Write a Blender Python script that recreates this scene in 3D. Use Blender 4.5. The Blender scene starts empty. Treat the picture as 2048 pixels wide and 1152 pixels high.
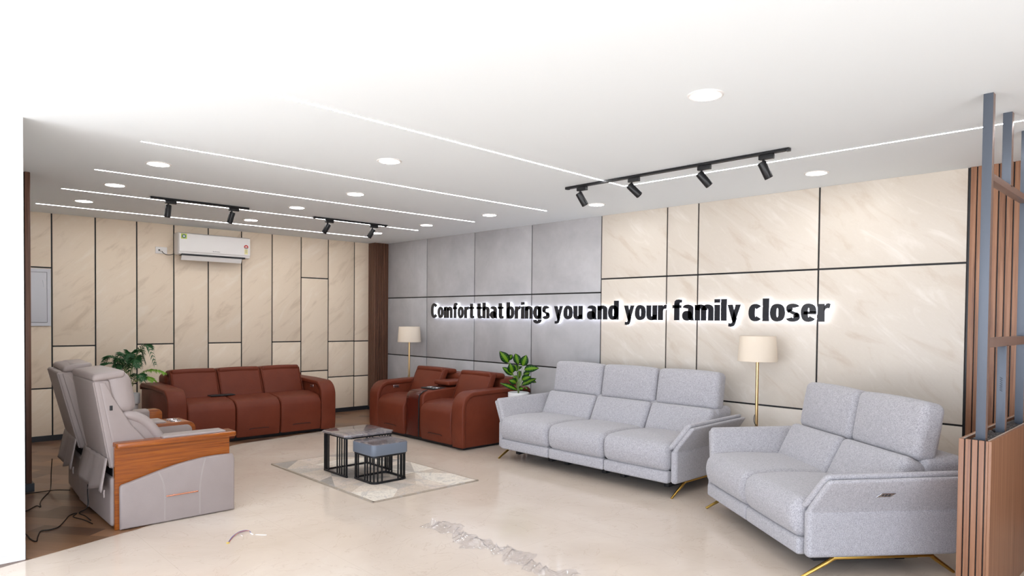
import bpy, bmesh, math, random
from mathutils import Vector, Matrix
random.seed(7)
S = bpy.context.scene
C = S.collection
PI = math.pi
# ------------------------------------------------------------------ camera
def make_camera():
    yaw, pitch, roll = 0.809627698, -0.0209316064, 0.0092957787
    cy, sy = math.cos(yaw), math.sin(yaw)
    fwd = Vector((-sy*math.cos(pitch), cy*math.cos(pitch), math.sin(pitch)))
    right = Vector((cy, sy, 0)); up = right.cross(fwd)
    r = right*math.cos(roll) + up*math.sin(roll)
    u = -right*math.sin(roll) + up*math.cos(roll)
    cam = bpy.data.cameras.new('camera'); o = bpy.data.objects.new('camera', cam); C.objects.link(o)
    M = Matrix((r, u, -fwd)).transposed().to_4x4(); M.translation = (9.5252, -6.10975, 1.5)
    o.matrix_world = M
    cam.sensor_width = 36; cam.sensor_fit = 'HORIZONTAL'; cam.lens = 1350.28/2048*36
    cam.shift_x = 0; cam.shift_y = 88.2/2048; cam.clip_start = .05
    S.camera = o
make_camera()
# ------------------------------------------------------------------ light and exposure
S.view_settings.view_transform = 'Standard'; S.view_settings.look = 'None'
S.view_settings.gamma = 1; S.view_settings.use_curve_mapping = False
S.view_settings.exposure = 0.05
W = bpy.data.worlds.new('world'); S.world = W; W.use_nodes = True
# overcast-bright sky above, sunlit pale forecourt below the horizon
wt_ = W.node_tree; bgn = wt_.nodes['Background']; bgn.inputs[1].default_value = 6.0
_tc = wt_.nodes.new('ShaderNodeTexCoord'); _sx = wt_.nodes.new('ShaderNodeSeparateXYZ'); _rp = wt_.nodes.new('ShaderNodeValToRGB'); _mr = wt_.nodes.new('ShaderNodeMapRange')
_mr.inputs[1].default_value = -.08; _mr.inputs[2].default_value = .06
_rp.color_ramp.elements[0].color = (1.16, 1.16, 1.19, 1); _rp.color_ramp.elements[1].color = (.70, .79, .95, 1)
wt_.links.new(_tc.outputs['Generated'], _sx.inputs[0]); wt_.links.new(_sx.outputs[2], _mr.inputs[0]); wt_.links.new(_mr.outputs[0], _rp.inputs[0]); wt_.links.new(_rp.outputs[0], bgn.inputs[0])
H = 2.68
def area(name, loc, rot, sx, sy, power, col=(1,1,1)):
    l = bpy.data.lights.new(name, 'AREA'); l.shape = 'RECTANGLE'; l.size = sx; l.size_y = sy; l.energy = power; l.color = col
    o = bpy.data.objects.new(name, l); C.objects.link(o); o.location = loc; o.rotation_euler = rot
    return o
# daylight pours in through the open shop front (y = -8.6) behind the camera: portal for the sky
pl = area('shopfront_portal', (8.3, -8.62, 1.34), (PI/2, 0, 0), 7.4, 2.66, 1)
pl.data.cycles.is_portal = True
pr2 = area('side_glazing_portal', (12.32, -6.4, 1.34), (PI/2, 0, PI/2), 4.3, 2.66, 1); pr2.data.cycles.is_portal = True

# ------------------------------------------------------------------ materials
def srgb(r, g, b):
    f = lambda c: (c/255/12.92) if c/255 <= .04045 else ((c/255+.055)/1.055)**2.4
    return (f(r), f(g), f(b), 1)
def mat(name, col, rough=.5, metal=0, spec=.5, emit=None, estr=0, coat=0, trans=0, alpha=1, ior=1.45):
    m = bpy.data.materials.new(name); m.use_nodes = True
    b = m.node_tree.nodes['Principled BSDF']
    b.inputs['Base Color'].default_value = col; b.inputs['Roughness'].default_value = rough
    b.inputs['Metallic'].default_value = metal; b.inputs['Specular IOR Level'].default_value = spec
    b.inputs['Coat Weight'].default_value = coat; b.inputs['Coat Roughness'].default_value = .08
    b.inputs['Transmission Weight'].default_value = trans; b.inputs['Alpha'].default_value = alpha; b.inputs['IOR'].default_value = ior
    if emit: b.inputs['Emission Color'].default_value = emit; b.inputs['Emission Strength'].default_value = estr
    return m
class N:
    """tiny node helper"""
    def __init__(s, m): s.t = m.node_tree; s.n = s.t.nodes; s.b = s.n['Principled BSDF']
    def new(s, ty, **k):
        n = s.n.new(ty)
        for a, v in k.items(): setattr(n, a, v)
        return n
    def link(s, a, b): s.t.links.new(a, b)
    def coord(s, scale=(1,1,1), rot=(0,0,0), rnd=False, out='Object'):
        tc = s.new('ShaderNodeTexCoord'); mp = s.new('ShaderNodeMapping')
        mp.inputs['Scale'].default_value = scale; mp.inputs['Rotation'].default_value = rot
        s.link(tc.outputs[out], mp.inputs[0])
        if rnd:
            oi = s.new('ShaderNodeObjectInfo'); mu = s.new('ShaderNodeMath', operation='MULTIPLY'); mu.inputs[1].default_value = 37
            s.link(oi.outputs['Random'], mu.inputs[0]); s.link(mu.outputs[0], mp.inputs['Location'])
            s.rnd = oi.outputs['Random']
        return mp.outputs[0]
    def noise(s, vec, scale, detail=4, rough=.6, dist=0):
        n = s.new('ShaderNodeTexNoise'); n.inputs['Scale'].default_value = scale; n.inputs['Detail'].default_value = detail
        n.inputs['Roughness'].default_value = rough; n.inputs['Distortion'].default_value = dist
        s.link(vec, n.inputs['Vector']); return n.outputs[0]
    def ramp(s, fac, stops):
        r = s.new('ShaderNodeValToRGB'); e = r.color_ramp.elements
        while len(e) < len(stops): e.new(.5)
        for k, (p, c) in enumerate(stops): e[k].position = p; e[k].color = c if len(c) == 4 else (*c, 1)
        s.link(fac, r.inputs[0]); return r.outputs[0]
    def mix(s, fac, a, b, mode='MIX'):
        m = s.new('ShaderNodeMix', data_type='RGBA', blend_type=mode)
        if isinstance(fac, (int, float)): m.inputs[0].default_value = fac
        else: s.link(fac, m.inputs[0])
        for i, v in ((6, a), (7, b)):
            if isinstance(v, tuple): m.inputs[i].default_value = v
            else: s.link(v, m.inputs[i])
        return m.outputs[2]
    def bump(s, h, strength=.2, dist=.01):
        b = s.new('ShaderNodeBump'); b.inputs['Strength'].default_value = strength; b.inputs['Distance'].default_value = dist
        s.link(h, b.inputs['Height']); s.link(b.outputs[0], s.b.inputs['Normal'])
    def col(s, c): s.link(c, s.b.inputs['Base Color'])
def g(v): return (v, v, v, 1)
def m_marble(name, base, vein, light, rot, rough=.35):
    m = mat(name, base, rough, spec=.35); n = N(m)
    v = n.coord((1, 1, 1), rot, rnd=True)
    mp = n.new('ShaderNodeMapping'); mp.inputs['Scale'].default_value = (1.1, 1.1, 4.2); n.link(v, mp.inputs[0])
    a = n.noise(mp.outputs[0], 1.6, 8, .62, .8)
    c = n.ramp(a, [(.30, vein), (.46, base), (.56, base), (.74, light)])
    b = n.noise(mp.outputs[0], 5.5, 6, .7, 1.2)
    vr = n.ramp(b, [(.0, g(0)), (.485, g(0)), (.5, g(1)), (.515, g(0))])
    n.col(n.mix(n.ramp(vr, [(0, g(0)), (1, g(.30))]), c, light)); return m
M = {}
M['beige_marble'] = m_marble('beige_marble_panel', srgb(210, 200, 187), srgb(199, 185, 169), srgb(223, 215, 205), (0, math.radians(-38), 0))
M['beige_marble_left'] = m_marble('beige_marble_panel_left', srgb(233, 215, 192), srgb(216, 196, 172), srgb(240, 226, 207), (math.radians(-42), 0, 0))
def m_concrete():
    m = mat('grey_concrete_panel', srgb(176, 175, 176), .5, spec=.3); n = N(m); v = n.coord(rnd=True)
    a = n.noise(v, 2.2, 8, .65, .3); n.col(n.ramp(a, [(.3, srgb(168, 166, 167)), (.55, srgb(181, 179, 180)), (.75, srgb(193, 191, 192))])); return m
M['concrete'] = m_concrete()
M['black'] = mat('black_metal', srgb(24, 24, 26), .35, spec=.4)
M['groove'] = mat('black_groove', srgb(28, 27, 28), .55)
M['skirting'] = mat('dark_skirting', srgb(40, 42, 46), .4)
M['ceiling'] = mat('white_ceiling_paint', srgb(238, 243, 245), .7, spec=.2)
M['white'] = mat('white_plastic', srgb(232, 228, 224), .35)
M['white_gloss'] = mat('white_ceramic', srgb(235, 234, 232), .25)
M['grey_frame'] = mat('pale_grey_paint', srgb(205, 205, 210), .4)
M['led'] = mat('led_diffuser', g(.9), .5, emit=(.98, .98, 1, 1), estr=46)
M['down'] = mat('downlight_diffuser', g(.9), .5, emit=(.97, .99, 1, 1), estr=60)
M['acrylic'] = mat('backlit_acrylic', g(.9), .4, emit=(.80, .84, 1, 1), estr=3.4)
M['letter'] = mat('black_acrylic_face', srgb(36, 37, 42), .18, spec=.5)
def m_wave():
    m = mat('white_wave_plaster', srgb(236, 235, 232), .6, spec=.2); n = N(m)
    v = n.coord((.5, .55, 1)); w = n.new('ShaderNodeTexWave', bands_direction='Z'); w.inputs['Scale'].default_value = 3.9
    w.inputs['Distortion'].default_value = 5.5; w.inputs['Detail'].default_value = 1.0; w.inputs['Detail Scale'].default_value = .55
    n.link(v, w.inputs['Vector']); n.bump(w.outputs[1], .4, .02); return m
M['wave'] = m_wave()
def m_floor():
    m = mat('polished_beige_tile', srgb(208, 190, 172), .1, spec=.55); n = N(m); v = n.coord()
    a = n.noise(v, .9, 7, .6, .6); c = n.ramp(a, [(.3, srgb(203, 187, 171)), (.55, srgb(213, 198, 183)), (.75, srgb(221, 209, 196))])
    v2 = n.coord((1, 1, 1), (0, 0, .6)); b = n.noise(v2, 2.1, 6, .55, 1.6)
    vein = n.ramp(b, [(.0, g(0)), (.493, g(0)), (.5, g(.35)), (.507, g(0))]); c = n.mix(vein, c, srgb(178, 156, 138))
    br = n.new('ShaderNodeTexBrick', offset=.0); br.inputs['Scale'].default_value = 1; br.inputs['Brick Width'].default_value = 1.6
    br.inputs['Row Height'].default_value = .8; br.inputs['Mortar Size'].default_value = .0015; br.inputs['Mortar Smooth'].default_value = .2
    for i in (1, 2): br.inputs[i].default_value = g(0)
    br.inputs[3].default_value = g(.35); n.link(v, br.inputs['Vector'])
    c = n.mix(br.outputs[0], c, srgb(175, 158, 142)); n.col(c)
    r = n.noise(v, 3, 4); rr = n.ramp(r, [(.3, g(.10)), (.7, g(.17))]); n.link(rr, n.b.inputs['Roughness'])
    n.bump(n.noise(v, 1.2, 2), .04, .02); return m
M['floor'] = m_floor()
def m_vinyl():
    m = mat('brown_wood_vinyl', srgb(110, 78, 58), .28, spec=.5); n = N(m)
    v = n.coord((1, 1, 1), (0, 0, math.radians(-38)))
    br = n.new('ShaderNodeTexBrick', offset=.45); br.inputs['Scale'].default_value = 1; br.inputs['Brick Width'].default_value = .48
    br.inputs['Row Height'].default_value = .15; br.inputs['Mortar Size'].default_value = .0012; br.inputs['Bias'].default_value = 0
    br.inputs[1].default_value = g(0); br.inputs[2].default_value = g(1); br.inputs[3].default_value = g(0); n.link(v, br.inputs['Vector'])
    c = n.ramp(br.outputs[0], [(0, srgb(72, 48, 36)), (.3, srgb(104, 74, 52)), (.6, srgb(150, 110, 78)), (1, srgb(126, 98, 84))])
    mp = n.new('ShaderNodeMapping'); mp.inputs['Scale'].default_value = (2, 26, 1); n.link(v, mp.inputs[0])
    gr = n.noise(mp.outputs[0], 2.5, 6, .6, .4); c = n.mix(.25, c, n.ramp(gr, [(.3, srgb(70, 48, 35)), (.7, srgb(150, 112, 84))]))
    n.col(c); return m
M['vinyl'] = m_vinyl()
def m_wood(name, a, b, c, scale, rough=.4, coat=0):
    m = mat(name, b, rough, coat=coat); n = N(m); v = n.coord(scale, rnd=True)
    x = n.noise(v, 1.0, 7, .65, .5)
    n.col(n.ramp(x, [(.28, a), (.5, b), (.72, c)])); n.bump(x, .12, .002); return m
M['slat'] = m_wood('walnut_slat', srgb(112, 76, 58), srgb(148, 106, 80), srgb(170, 126, 98), (60, 60, 1.5), .45)
M['slat_dark'] = m_wood('dark_walnut_slat', srgb(66, 42, 32), srgb(98, 66, 50), srgb(122, 84, 64), (70, 70, 1.5), .45)
M['planter_wood'] = m_wood('planter_walnut', srgb(112, 74, 54), srgb(140, 98, 72), srgb(160, 120, 92), (40, 40, .7), .38)
M['teak'] = m_wood('glossy_teak', srgb(104, 46, 8), srgb(142, 72, 14), srgb(170, 96, 26), (90, 2.2, 95), .25, .25)
def m_leather(name, a, b, rough, sc=260):
    m = mat(name, a, rough, spec=.25 if name.startswith('brown') else .4); n = N(m); v = n.coord()
    big = n.noise(v, 3.5, 3); n.col(n.ramp(big, [(.3, a), (.7, b)]))
    vo = n.new('ShaderNodeTexVoronoi'); vo.inputs['Scale'].default_value = sc; n.link(v, vo.inputs['Vector'])
    ad = n.new('ShaderNodeMath', operation='MULTIPLY_ADD'); ad.inputs[1].default_value = 6; n.link(n.noise(v, 7, 3), ad.inputs[0]); n.link(vo.outputs[0], ad.inputs[2])
    n.bump(ad.outputs[0], .15, .004); return m
M['brown'] = m_leather('brown_leather', srgb(98, 43, 26), srgb(108, 50, 32), .48)
M['brown_dark'] = mat('dark_brown_lacquer', srgb(74, 26, 17), .22, spec=.35)
M['taupe'] = m_leather('taupe_leather', srgb(150, 138, 134), srgb(156, 144, 140), .4)
M['taupe_seam'] = mat('pale_stitching', srgb(186, 176, 172), .7)
M['seam_dark'] = mat('dark_seam', srgb(48, 24, 20), .7)
def m_fabric():
    m = mat('grey_boucle_fabric', srgb(190, 187, 190), .9, spec=.15); n = N(m); v = n.coord()
    a = n.noise(v, 190, 3, .7); b = n.noise(v, 60, 3, .6)
    c = n.ramp(a, [(.36, srgb(134, 132, 135)), (.5, srgb(168, 165, 168)), (.62, srgb(194, 191, 194))])
    n.col(n.mix(.3, c, n.ramp(b, [(.35, srgb(148, 145, 148)), (.65, srgb(186, 183, 187))])))
    n.b.inputs['Sheen Weight'].default_value = .25; n.b.inputs['Sheen Roughness'].default_value = .5
    n.bump(a, .5, .004); return m
M['fabric'] = m_fabric()
M['brass'] = mat('brushed_brass', srgb(196, 160, 84), .28, metal=1)
M['brass_pale'] = mat('pale_brass_tube', srgb(214, 180, 128), .3, metal=1)
M['copper'] = mat('rose_copper', srgb(222, 158, 132), .25, metal=1)
M['chrome'] = mat('chrome', srgb(215, 215, 220), .15, metal=1)
M['mech'] = mat('black_steel_mechanism', srgb(22, 22, 24), .5)
M['tablebox'] = mat('grey_blue_lacquer', srgb(104, 111, 122), .4)
def m_tabletop():
    m = mat('dark_grey_marble', srgb(120, 116, 118), .08, spec=.6); n = N(m); v = n.coord((1, 1.6, 1), (0, 0, .5))
    a = n.noise(v, 5, 8, .7, 1.5); n.col(n.ramp(a, [(.3, srgb(74, 70, 74)), (.5, srgb(118, 112, 114)), (.62, srgb(146, 132, 128)), (.7, srgb(190, 182, 180))])); return m
M['tabletop'] = m_tabletop()
def m_shade():
    m = mat('linen_lampshade', srgb(222, 208, 190), .85, spec=.1); n = N(m); v = n.coord((1, 1, 1))
    n.bump(n.noise(v, 300, 2), .2, .001)
    n.b.inputs['Transmission Weight'].default_value = 0; n.b.inputs['Subsurface Weight'].default_value = 0; return m
M['shade'] = m_shade()
M['post'] = mat('blue_grey_steel', srgb(84, 90, 100), .42, metal=.3)
M['post_brown'] = mat('bronze_steel', srgb(146, 124, 114), .4, metal=.3)
M['stone'] = mat('black_pebble', srgb(52, 50, 50), .45)
M['cable'] = mat('black_cable', srgb(20, 18, 18), .5)
def m_plastic():
    m = bpy.data.materials.new('clear_plastic_film'); m.use_nodes = True; t = m.node_tree; t.nodes.clear()
    o = t.nodes.new('ShaderNodeOutputMaterial'); mx = t.nodes.new('ShaderNodeMixShader'); a = t.nodes.new('ShaderNodeBsdfTransparent'); b = t.nodes.new('ShaderNodeBsdfGlossy')
    b.inputs['Roughness'].default_value = .09; a.inputs[0].default_value = (.97, .97, .98, 1); mx.inputs[0].default_value = .14
    t.links.new(a.outputs[0], mx.inputs[1]); t.links.new(b.outputs[0], mx.inputs[2]); t.links.new(mx.outputs[0], o.inputs[0]); return m
M['film'] = m_plastic()
def m_attr(name, rough, attr='tone', tex=None):
    m = mat(name, g(.5), rough, spec=.2); n = N(m); a = n.new('ShaderNodeVertexColor', layer_name=attr); c = a.outputs[0]
    if tex: c = tex(n, c)
    n.col(c); return m
def rugtex(n, c):
    v = n.coord(); a = n.noise(v, 26, 6, .75, 1.5); c = n.mix(.35, c, n.ramp(a, [(.35, srgb(196, 188, 182)), (.6, srgb(250, 246, 240))]), 'MULTIPLY')
    b = n.noise(v, 7, 5, .6, 2.5); vr = n.ramp(b, [(.0, g(0)), (.488, g(0)), (.5, g(.7)), (.512, g(0))])
    n.bump(n.noise(v, 250, 2), .4, .003)
    c2 = n.noise(v, 3.2, 6, .65, 3); cl = n.ramp(c2, [(.52, g(0)), (.62, g(.55))]); c = n.mix(cl, c, srgb(176, 170, 166))
    return n.mix(vr, c, srgb(140, 130, 122))
M['rug'] = m_attr('cream_grey_rug_pile', .95, 'tone', rugtex)
M['leaf'] = m_attr('variegated_leaf', .4)
M['palm'] = mat('dark_palm_leaf', srgb(38, 84, 44), .45)
M['palm_light'] = mat('bright_palm_leaf', srgb(112, 158, 44), .45)
M['stem'] = mat('green_stem', srgb(120, 140, 84), .5)
M['soil'] = mat('dark_soil', srgb(60, 50, 42), .9)

# ------------------------------------------------------------------ mesh helpers
def obj(name, bm, m, parent=None, smooth=35, loc=None, rotz=0):
    me = bpy.data.meshes.new(name); bmesh.ops.recalc_face_normals(bm, faces=bm.faces) if smooth != 'keep' else None
    bm.to_mesh(me); bm.free()
    if isinstance(smooth, (int, float)) and smooth:
        me.polygons.foreach_set('use_smooth', [True]*len(me.polygons)); me.set_sharp_from_angle(angle=math.radians(smooth))
    elif smooth == 'keep': me.polygons.foreach_set('use_smooth', [True]*len(me.polygons))
    for x in (m if isinstance(m, (list, tuple)) else [m]): me.materials.append(M[x] if isinstance(x, str) else x)
    o = bpy.data.objects.new(name, me); C.objects.link(o)
    if parent: o.parent = parent
    if loc: o.location = loc
    if rotz: o.rotation_euler.z = rotz
    return o
def tag(o, label, cat, group=None, kind=None):
    o['label'] = label; o['category'] = cat
    if group: o['group'] = group
    if kind: o['kind'] = kind
    return o
def thing(name, label, cat, loc=(0,0,0), rotz=0, group=None):
    o = bpy.data.objects.new(name, None); C.objects.link(o); o.location = loc; o.rotation_euler = (0, 0, rotz); o.empty_display_size = .1
    return tag(o, label, cat, group)
def struct(name, bm, m, smooth=35): o = obj(name, bm, m, None, smooth); o['kind'] = 'structure'; return o
def B(): return bmesh.new()
def copy_tree(o, parent=None):
    c = o.copy(); C.objects.link(c); c.parent = parent
    for ch in list(o.children): copy_tree(ch, c)
    return c
def box(bm, x0, x1, y0, y1, z0, z1, fn=None):
    vs = [bm.verts.new((x, y, z)) for x in (x0, x1) for y in (y0, y1) for z in (z0, z1)]
    for f in ((0,1,3,2), (4,6,7,5), (0,4,5,1), (2,3,7,6), (0,2,6,4), (1,5,7,3)): bm.faces.new([vs[i] for i in f])
    if fn:
        for v in vs: v.co = fn(v.co)
    return vs
def rbox(bm, x0, x1, y0, y1, z0, z1, r=.02, seg=3, mid=1, puff=(0,0,0), fn=None):
    """rounded box; puff bulges the faces outwards; fn reshapes each vertex"""
    lo = (min(x0,x1), min(y0,y1), min(z0,z1)); hi = (max(x0,x1), max(y0,y1), max(z0,z1))
    r = min([r]+[(hi[i]-lo[i])/2*.999 for i in range(3)])
    if isinstance(mid, int): mid = (mid,)*3
    ax = []
    for i in range(3):
        a = [lo[i]+r-r*math.tan(PI/4*(1-k/seg)) for k in range(seg)]
        L, Hh = lo[i]+r, hi[i]-r
        a += [L+(Hh-L)*k/mid[i] for k in range(mid[i]+1)] if Hh-L > 1e-5 else [L]
        a += [hi[i]-r+r*math.tan(PI/4*(k+1)/seg) for k in range(seg)]
        ax.append(a)
    cache = {}
    def V(p):
        key = tuple(round(c, 6) for c in p)
        if key in cache: return cache[key]
        q = Vector([min(max(p[i], lo[i]+r), hi[i]-r) for i in range(3)]); d = Vector(p)-q
        c = q + d.normalized()*r if d.length > 1e-9 else q
        n = [(c[i]-(lo[i]+hi[i])/2)/((hi[i]-lo[i])/2) for i in range(3)]
        c = c.copy()
        for i in range(3):
            if puff[i]:
                w = 1
                for j in range(3):
                    if j != i: w *= max(0, 1-n[j]**2)
                c[i] += puff[i]*n[i]*w
        if fn: c = Vector(fn(c))
        v = bm.verts.new(c); cache[key] = v; return v
    for i in range(3):
        j, k = (i+1) % 3, (i+2) % 3
        for side in (0, 1):
            val = lo[i] if side == 0 else hi[i]
            for a in range(len(ax[j])-1):
                for b in range(len(ax[k])-1):
                    ps = []
                    for (aa, bb) in ((a,b), (a+1,b), (a+1,b+1), (a,b+1)):
                        p = [0,0,0]; p[i] = val; p[j] = ax[j][aa]; p[k] = ax[k][bb]; ps.append(V(p))
                    if side == 0: ps.reverse()
                    if len(set(ps)) >= 3:
                        try: bm.faces.new(ps)
                        except ValueError: pass
    return bm
def inset_poly(pts, d):
    n = len(pts); area2 = sum(pts[i][0]*pts[(i+1)%n][1]-pts[(i+1)%n][0]*pts[i][1] for i in range(n)); s = 1 if area2 > 0 else -1
    out = []
    for i in range(n):
        a, b, c = Vector(pts[i-1]), Vector(pts[i]), Vector(pts[(i+1)%n])
        e1 = (b-a).normalized(); e2 = (c-b).normalized()
        n1 = Vector((-e1.y, e1.x))*s; n2 = Vector((-e2.y, e2.x))*s
        m = n1+n2; L = m.length
        if L < 1e-6: out.append(b+n1*d); continue
        m = m/L; k = max(.5, m.dot(n1)); out.append(b+m*(d/k))
    return out
def extr(bm, pts, axis, lo, hi, bev=0, seg=3, fn=None):
    """extrude a 2D outline along axis (0,1,2) with rounded rims; pts given in the two other axes in order"""
    pts = [Vector(p) for p in pts]; lay = []
    if bev:
        for k in range(seg+1):
            t = PI/2*k/seg; lay.append((lo+bev*(1-math.sin(t)), bev*(1-math.cos(t))))
        lay = [(lo+bev*(1-math.cos(PI/2*k/seg)), bev*(1-math.sin(PI/2*k/seg))) for k in range(seg+1)]
        lay += [(hi-bev*(1-math.cos(PI/2*k/seg)), bev*(1-math.sin(PI/2*k/seg))) for k in range(seg, -1, -1)]
    else: lay = [(lo, 0), (hi, 0)]
    rings = []
    for h, d in lay:
        pp = inset_poly(pts, d) if d > 1e-7 else pts; ring = []
        for q in pp:
            c = [(h, q[0], q[1]), (q[0], h, q[1]), (q[0], q[1], h)][axis]
            if fn: c = fn(Vector(c))
            ring.append(bm.verts.new(c))
        rings.append(ring)
    n = len(pts)
    for a, b in zip(rings, rings[1:]):
        for i in range(n): bm.faces.new((a[i], a[(i+1)%n], b[(i+1)%n], b[i]))
    bm.faces.new(rings[0]); bm.faces.new(list(reversed(rings[-1])))
    return bm
def arc(cx, cy, r, a0, a1, n, ry=None):
    ry = r if ry is None else ry
    return [(cx+r*math.cos(math.radians(a0+(a1-a0)*k/n)), cy+ry*math.sin(math.radians(a0+(a1-a0)*k/n))) for k in range(n+1)]
def tube(bm, pts, r, seg=8, caps=True):
    pts = [Vector(p) for p in pts]; rings = []; prev = None
    rr = r if isinstance(r, (list, tuple)) else [r]*len(pts)
    for i, p in enumerate(pts):
        d = (pts[min(i+1, len(pts)-1)]-pts[max(i-1, 0)]).normalized()
        if prev is None:
            a = Vector((0,0,1)) if abs(d.z) < .9 else Vector((1,0,0)); u = d.cross(a).normalized()
        else:
            u = prev-d*prev.dot(d); u = u.normalized() if u.length > 1e-6 else d.orthogonal().normalized()
        prev = u; v = d.cross(u)
        rings.append([bm.verts.new(p+(u*math.cos(2*PI*k/seg)+v*math.sin(2*PI*k/seg))*rr[i]) for k in range(seg)])
    for a, b in zip(rings, rings[1:]):
        for k in range(seg): bm.faces.new((a[k], a[(k+1)%seg], b[(k+1)%seg], b[k]))
    if caps: bm.faces.new(rings[0]); bm.faces.new(rings[-1])
    return bm
def smooth_path(pts, n=6):
    P = [Vector(p) for p in pts]; out = []
    for i in range(len(P)-1):
        p0, p1, p2, p3 = P[max(i-1,0)], P[i], P[i+1], P[min(i+2, len(P)-1)]
        for k in range(n):
            t = k/n; out.append(.5*((2*p1)+(-p0+p2)*t+(2*p0-5*p1+4*p2-p3)*t*t+(-p0+3*p1-3*p2+p3)*t**3))
    return out+[P[-1]]
def lathe(bm, prof, seg=40, cx=0, cy=0):
    rings = []
    for r, z in prof:
        rings.append([bm.verts.new((cx+max(r,1e-4)*math.cos(2*PI*k/seg), cy+max(r,1e-4)*math.sin(2*PI*k/seg), z)) for k in range(seg)])
    for a, b in zip(rings, rings[1:]):
        for k in range(seg): bm.faces.new((a[k], a[(k+1)%seg], b[(k+1)%seg], b[k]))
    return bm
def cyl_between(bm, a, b, r, seg=16, bev=.0):
    a, b = Vector(a), Vector(b); L = (b-a).length; d = (b-a)/L
    if bev: return tube(bm, [a, a+d*bev*.3, a+d*bev, b-d*bev, b-d*bev*.3, b], [r-bev, r-bev*.3, r, r, r-bev*.3, r-bev], seg)
    return tube(bm, [a, b], r, seg)
# ------------------------------------------------------------------ setting
# floor: polished beige tile with the brown vinyl area beyond a curved edge
edge = [(4.7,-5.75),(4.6,-5.56),(4.551,-5.42),(4.474,-5.183),(4.373,-4.892),(4.32,-4.73),(4.12,-4.38),(3.6,-3.98),(2.8,-3.62),(2.1,-3.36),(1.70,-3.09),(1.585,-2.5),(1.47,-1.84),(1.44,-1.08),(1.46,-.5),(1.5,.05)]
ed = [(p.x, p.y) for p in smooth_path([(x, y, 0) for x, y in edge], 5)]
bm = B()
poly = [(12.6,.05),(12.6,-9.2),(4.7,-9.2)]+ed
extr(bm, poly, 2, -.1, 0); struct('floor', bm, 'floor', None)
bm = B(); extr(bm, ed+[(-.05,.05),(-.05,-5.75)], 2, -.1, -.0005); struct('floor', bm, 'vinyl', None)
bm = B(); box(bm, -.1, 12.6, -8.7, .1, H, H+.12); struct('ceiling', bm, 'ceiling', None)
# wall with the slogan
bm = B(); box(bm, -.1, 12.6, 0, .15, -.1, H); wt = struct('wall_back', bm, 'groove', None)
G = .008
def panel(parent, lo, hi, m):
    bm = B(); rbox(bm, lo[0], hi[0], lo[1], hi[1], lo[2], hi[2], .0025, 1); return obj('wall_panel', bm, m, parent)
T_ = .014
def tw(x0, x1, zs, m):
    zs = [.055]+zs+[H]
    for a, b in zip(zs, zs[1:]): panel(wt, (x0+G, -T_, a+G), (x1-G, 0, b-(G if b < H else 0)), m)
gx = [.2, 1.256, 2.36, 3.479, 4.602]
for a, b in zip(gx, gx[1:]): tw(a, b, [.897, 1.802], 'concrete')
bx_ = [4.602, 5.482, 5.851, 7.054, 8.175]
for a, b in zip(bx_, bx_[1:]): tw(a, b, [.70, 1.956], 'beige_marble')
bm = B(); box(bm, .2, 8.175, -.02, 0, 0, .055); struct('baseboard_back', bm, 'skirting')
# slatted cladding right of the marble
bm = B(); box(bm, 8.178, 12.3, -.016, 0, 0, H); t1 = struct('trim_1', bm, 'black', None)
bm = B(); x = 8.19
while x < 11.9:
    rbox(bm, x, x+.037, -.032, -.01, 0, H, .003, 1); x += .0455
o = obj('slat_cladding', bm, 'slat', t1)
# left wall with tall panels
bm = B(); box(bm, -.15, 0, -5.75, .1, -.1, H); wl = struct('wall_left', bm, 'groove', None)
cols = [(-5.6,-5.0,[.62,2.04]),(-5.0,-4.545,[.62,2.04]),(-4.545,-4.098,[1.115]),(-4.098,-3.64,[.62]),(-3.64,-3.2,[1.12]),(-3.2,-2.762,[.62]),(-2.762,-2.31,[1.12]),(-2.31,-1.866,[.62]),(-1.866,-1.418,[1.118]),(-1.418,-.972,[.665,2.077]),(-.972,-.518,[.555,1.11]),(-.518,-.25,[.55,1.108])]
for a, b, zs in cols:
    zs = [.055]+zs+[H]
    for p, q in zip(zs, zs[1:]): panel(wl, (0, a+G, p+G), (T_, b-G, q-(G if q < H else 0)), 'beige_marble_left')
bm = B(); box(bm, 0, .02, -5.6, -.25, 0, .06); struct('baseboard_left', bm, 'skirting')
# slatted column in the corner
bm = B(); box(bm, 0, .19, -.25, 0, 0, H); t2 = struct('trim_2', bm, 'black', None)
bm = B()
for k in range(6): rbox(bm, .004+k*.0335, .004+k*.0335+.025, -.262, -.24, 0, H, .003, 1)
for k in range(8): rbox(bm, .18, .202, -.258+k*.0325, -.258+k*.0325+.024, 0, H, .003, 1)
obj('slat_cladding', bm, 'slat_dark', t2)
bm = B(); box(bm, 0, .215, -.275, 0, 0, .05); struct('baseboard_corner', bm, 'skirting')
# front-left: dark slatted partition, then the white wave-textured pillar wall
bm = B(); box(bm, -.1, 4.3, -5.75, -5.6, 0, H); struct('wall_front', bm, 'wave', None)
bm = B(); box(bm, 2.2, 2.62, -5.6, -5.14, 0, H); t3 = struct('trim_3', bm, 'black', None)
bm = B()
for k in range(9): rbox(bm, 2.615, 2.643, -5.165-k*.048, -5.165-k*.048+.038, 0, H, .003, 1)
for k in range(9): rbox(bm, 2.2+k*.048, 2.2+k*.048+.038, -5.15, -5.122, 0, H, .003, 1)
obj('slat_cladding', bm, 'slat_dark', t3)
bm = B(); box(bm, 2.19, 2.66, -5.6, -5.11, 0, .07); struct('baseboard_partition', bm, 'skirting')
bm = B(); box(bm, 4.2, 4.53, -8.7, -5.43, 0, H)
struct('wall_pillar', bm, 'wave', None)
bm = B(); box(bm, 4.19, 4.51, -5.46, -5.425, 0, .09); struct('baseboard_pillar', bm, 'skirting')
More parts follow.
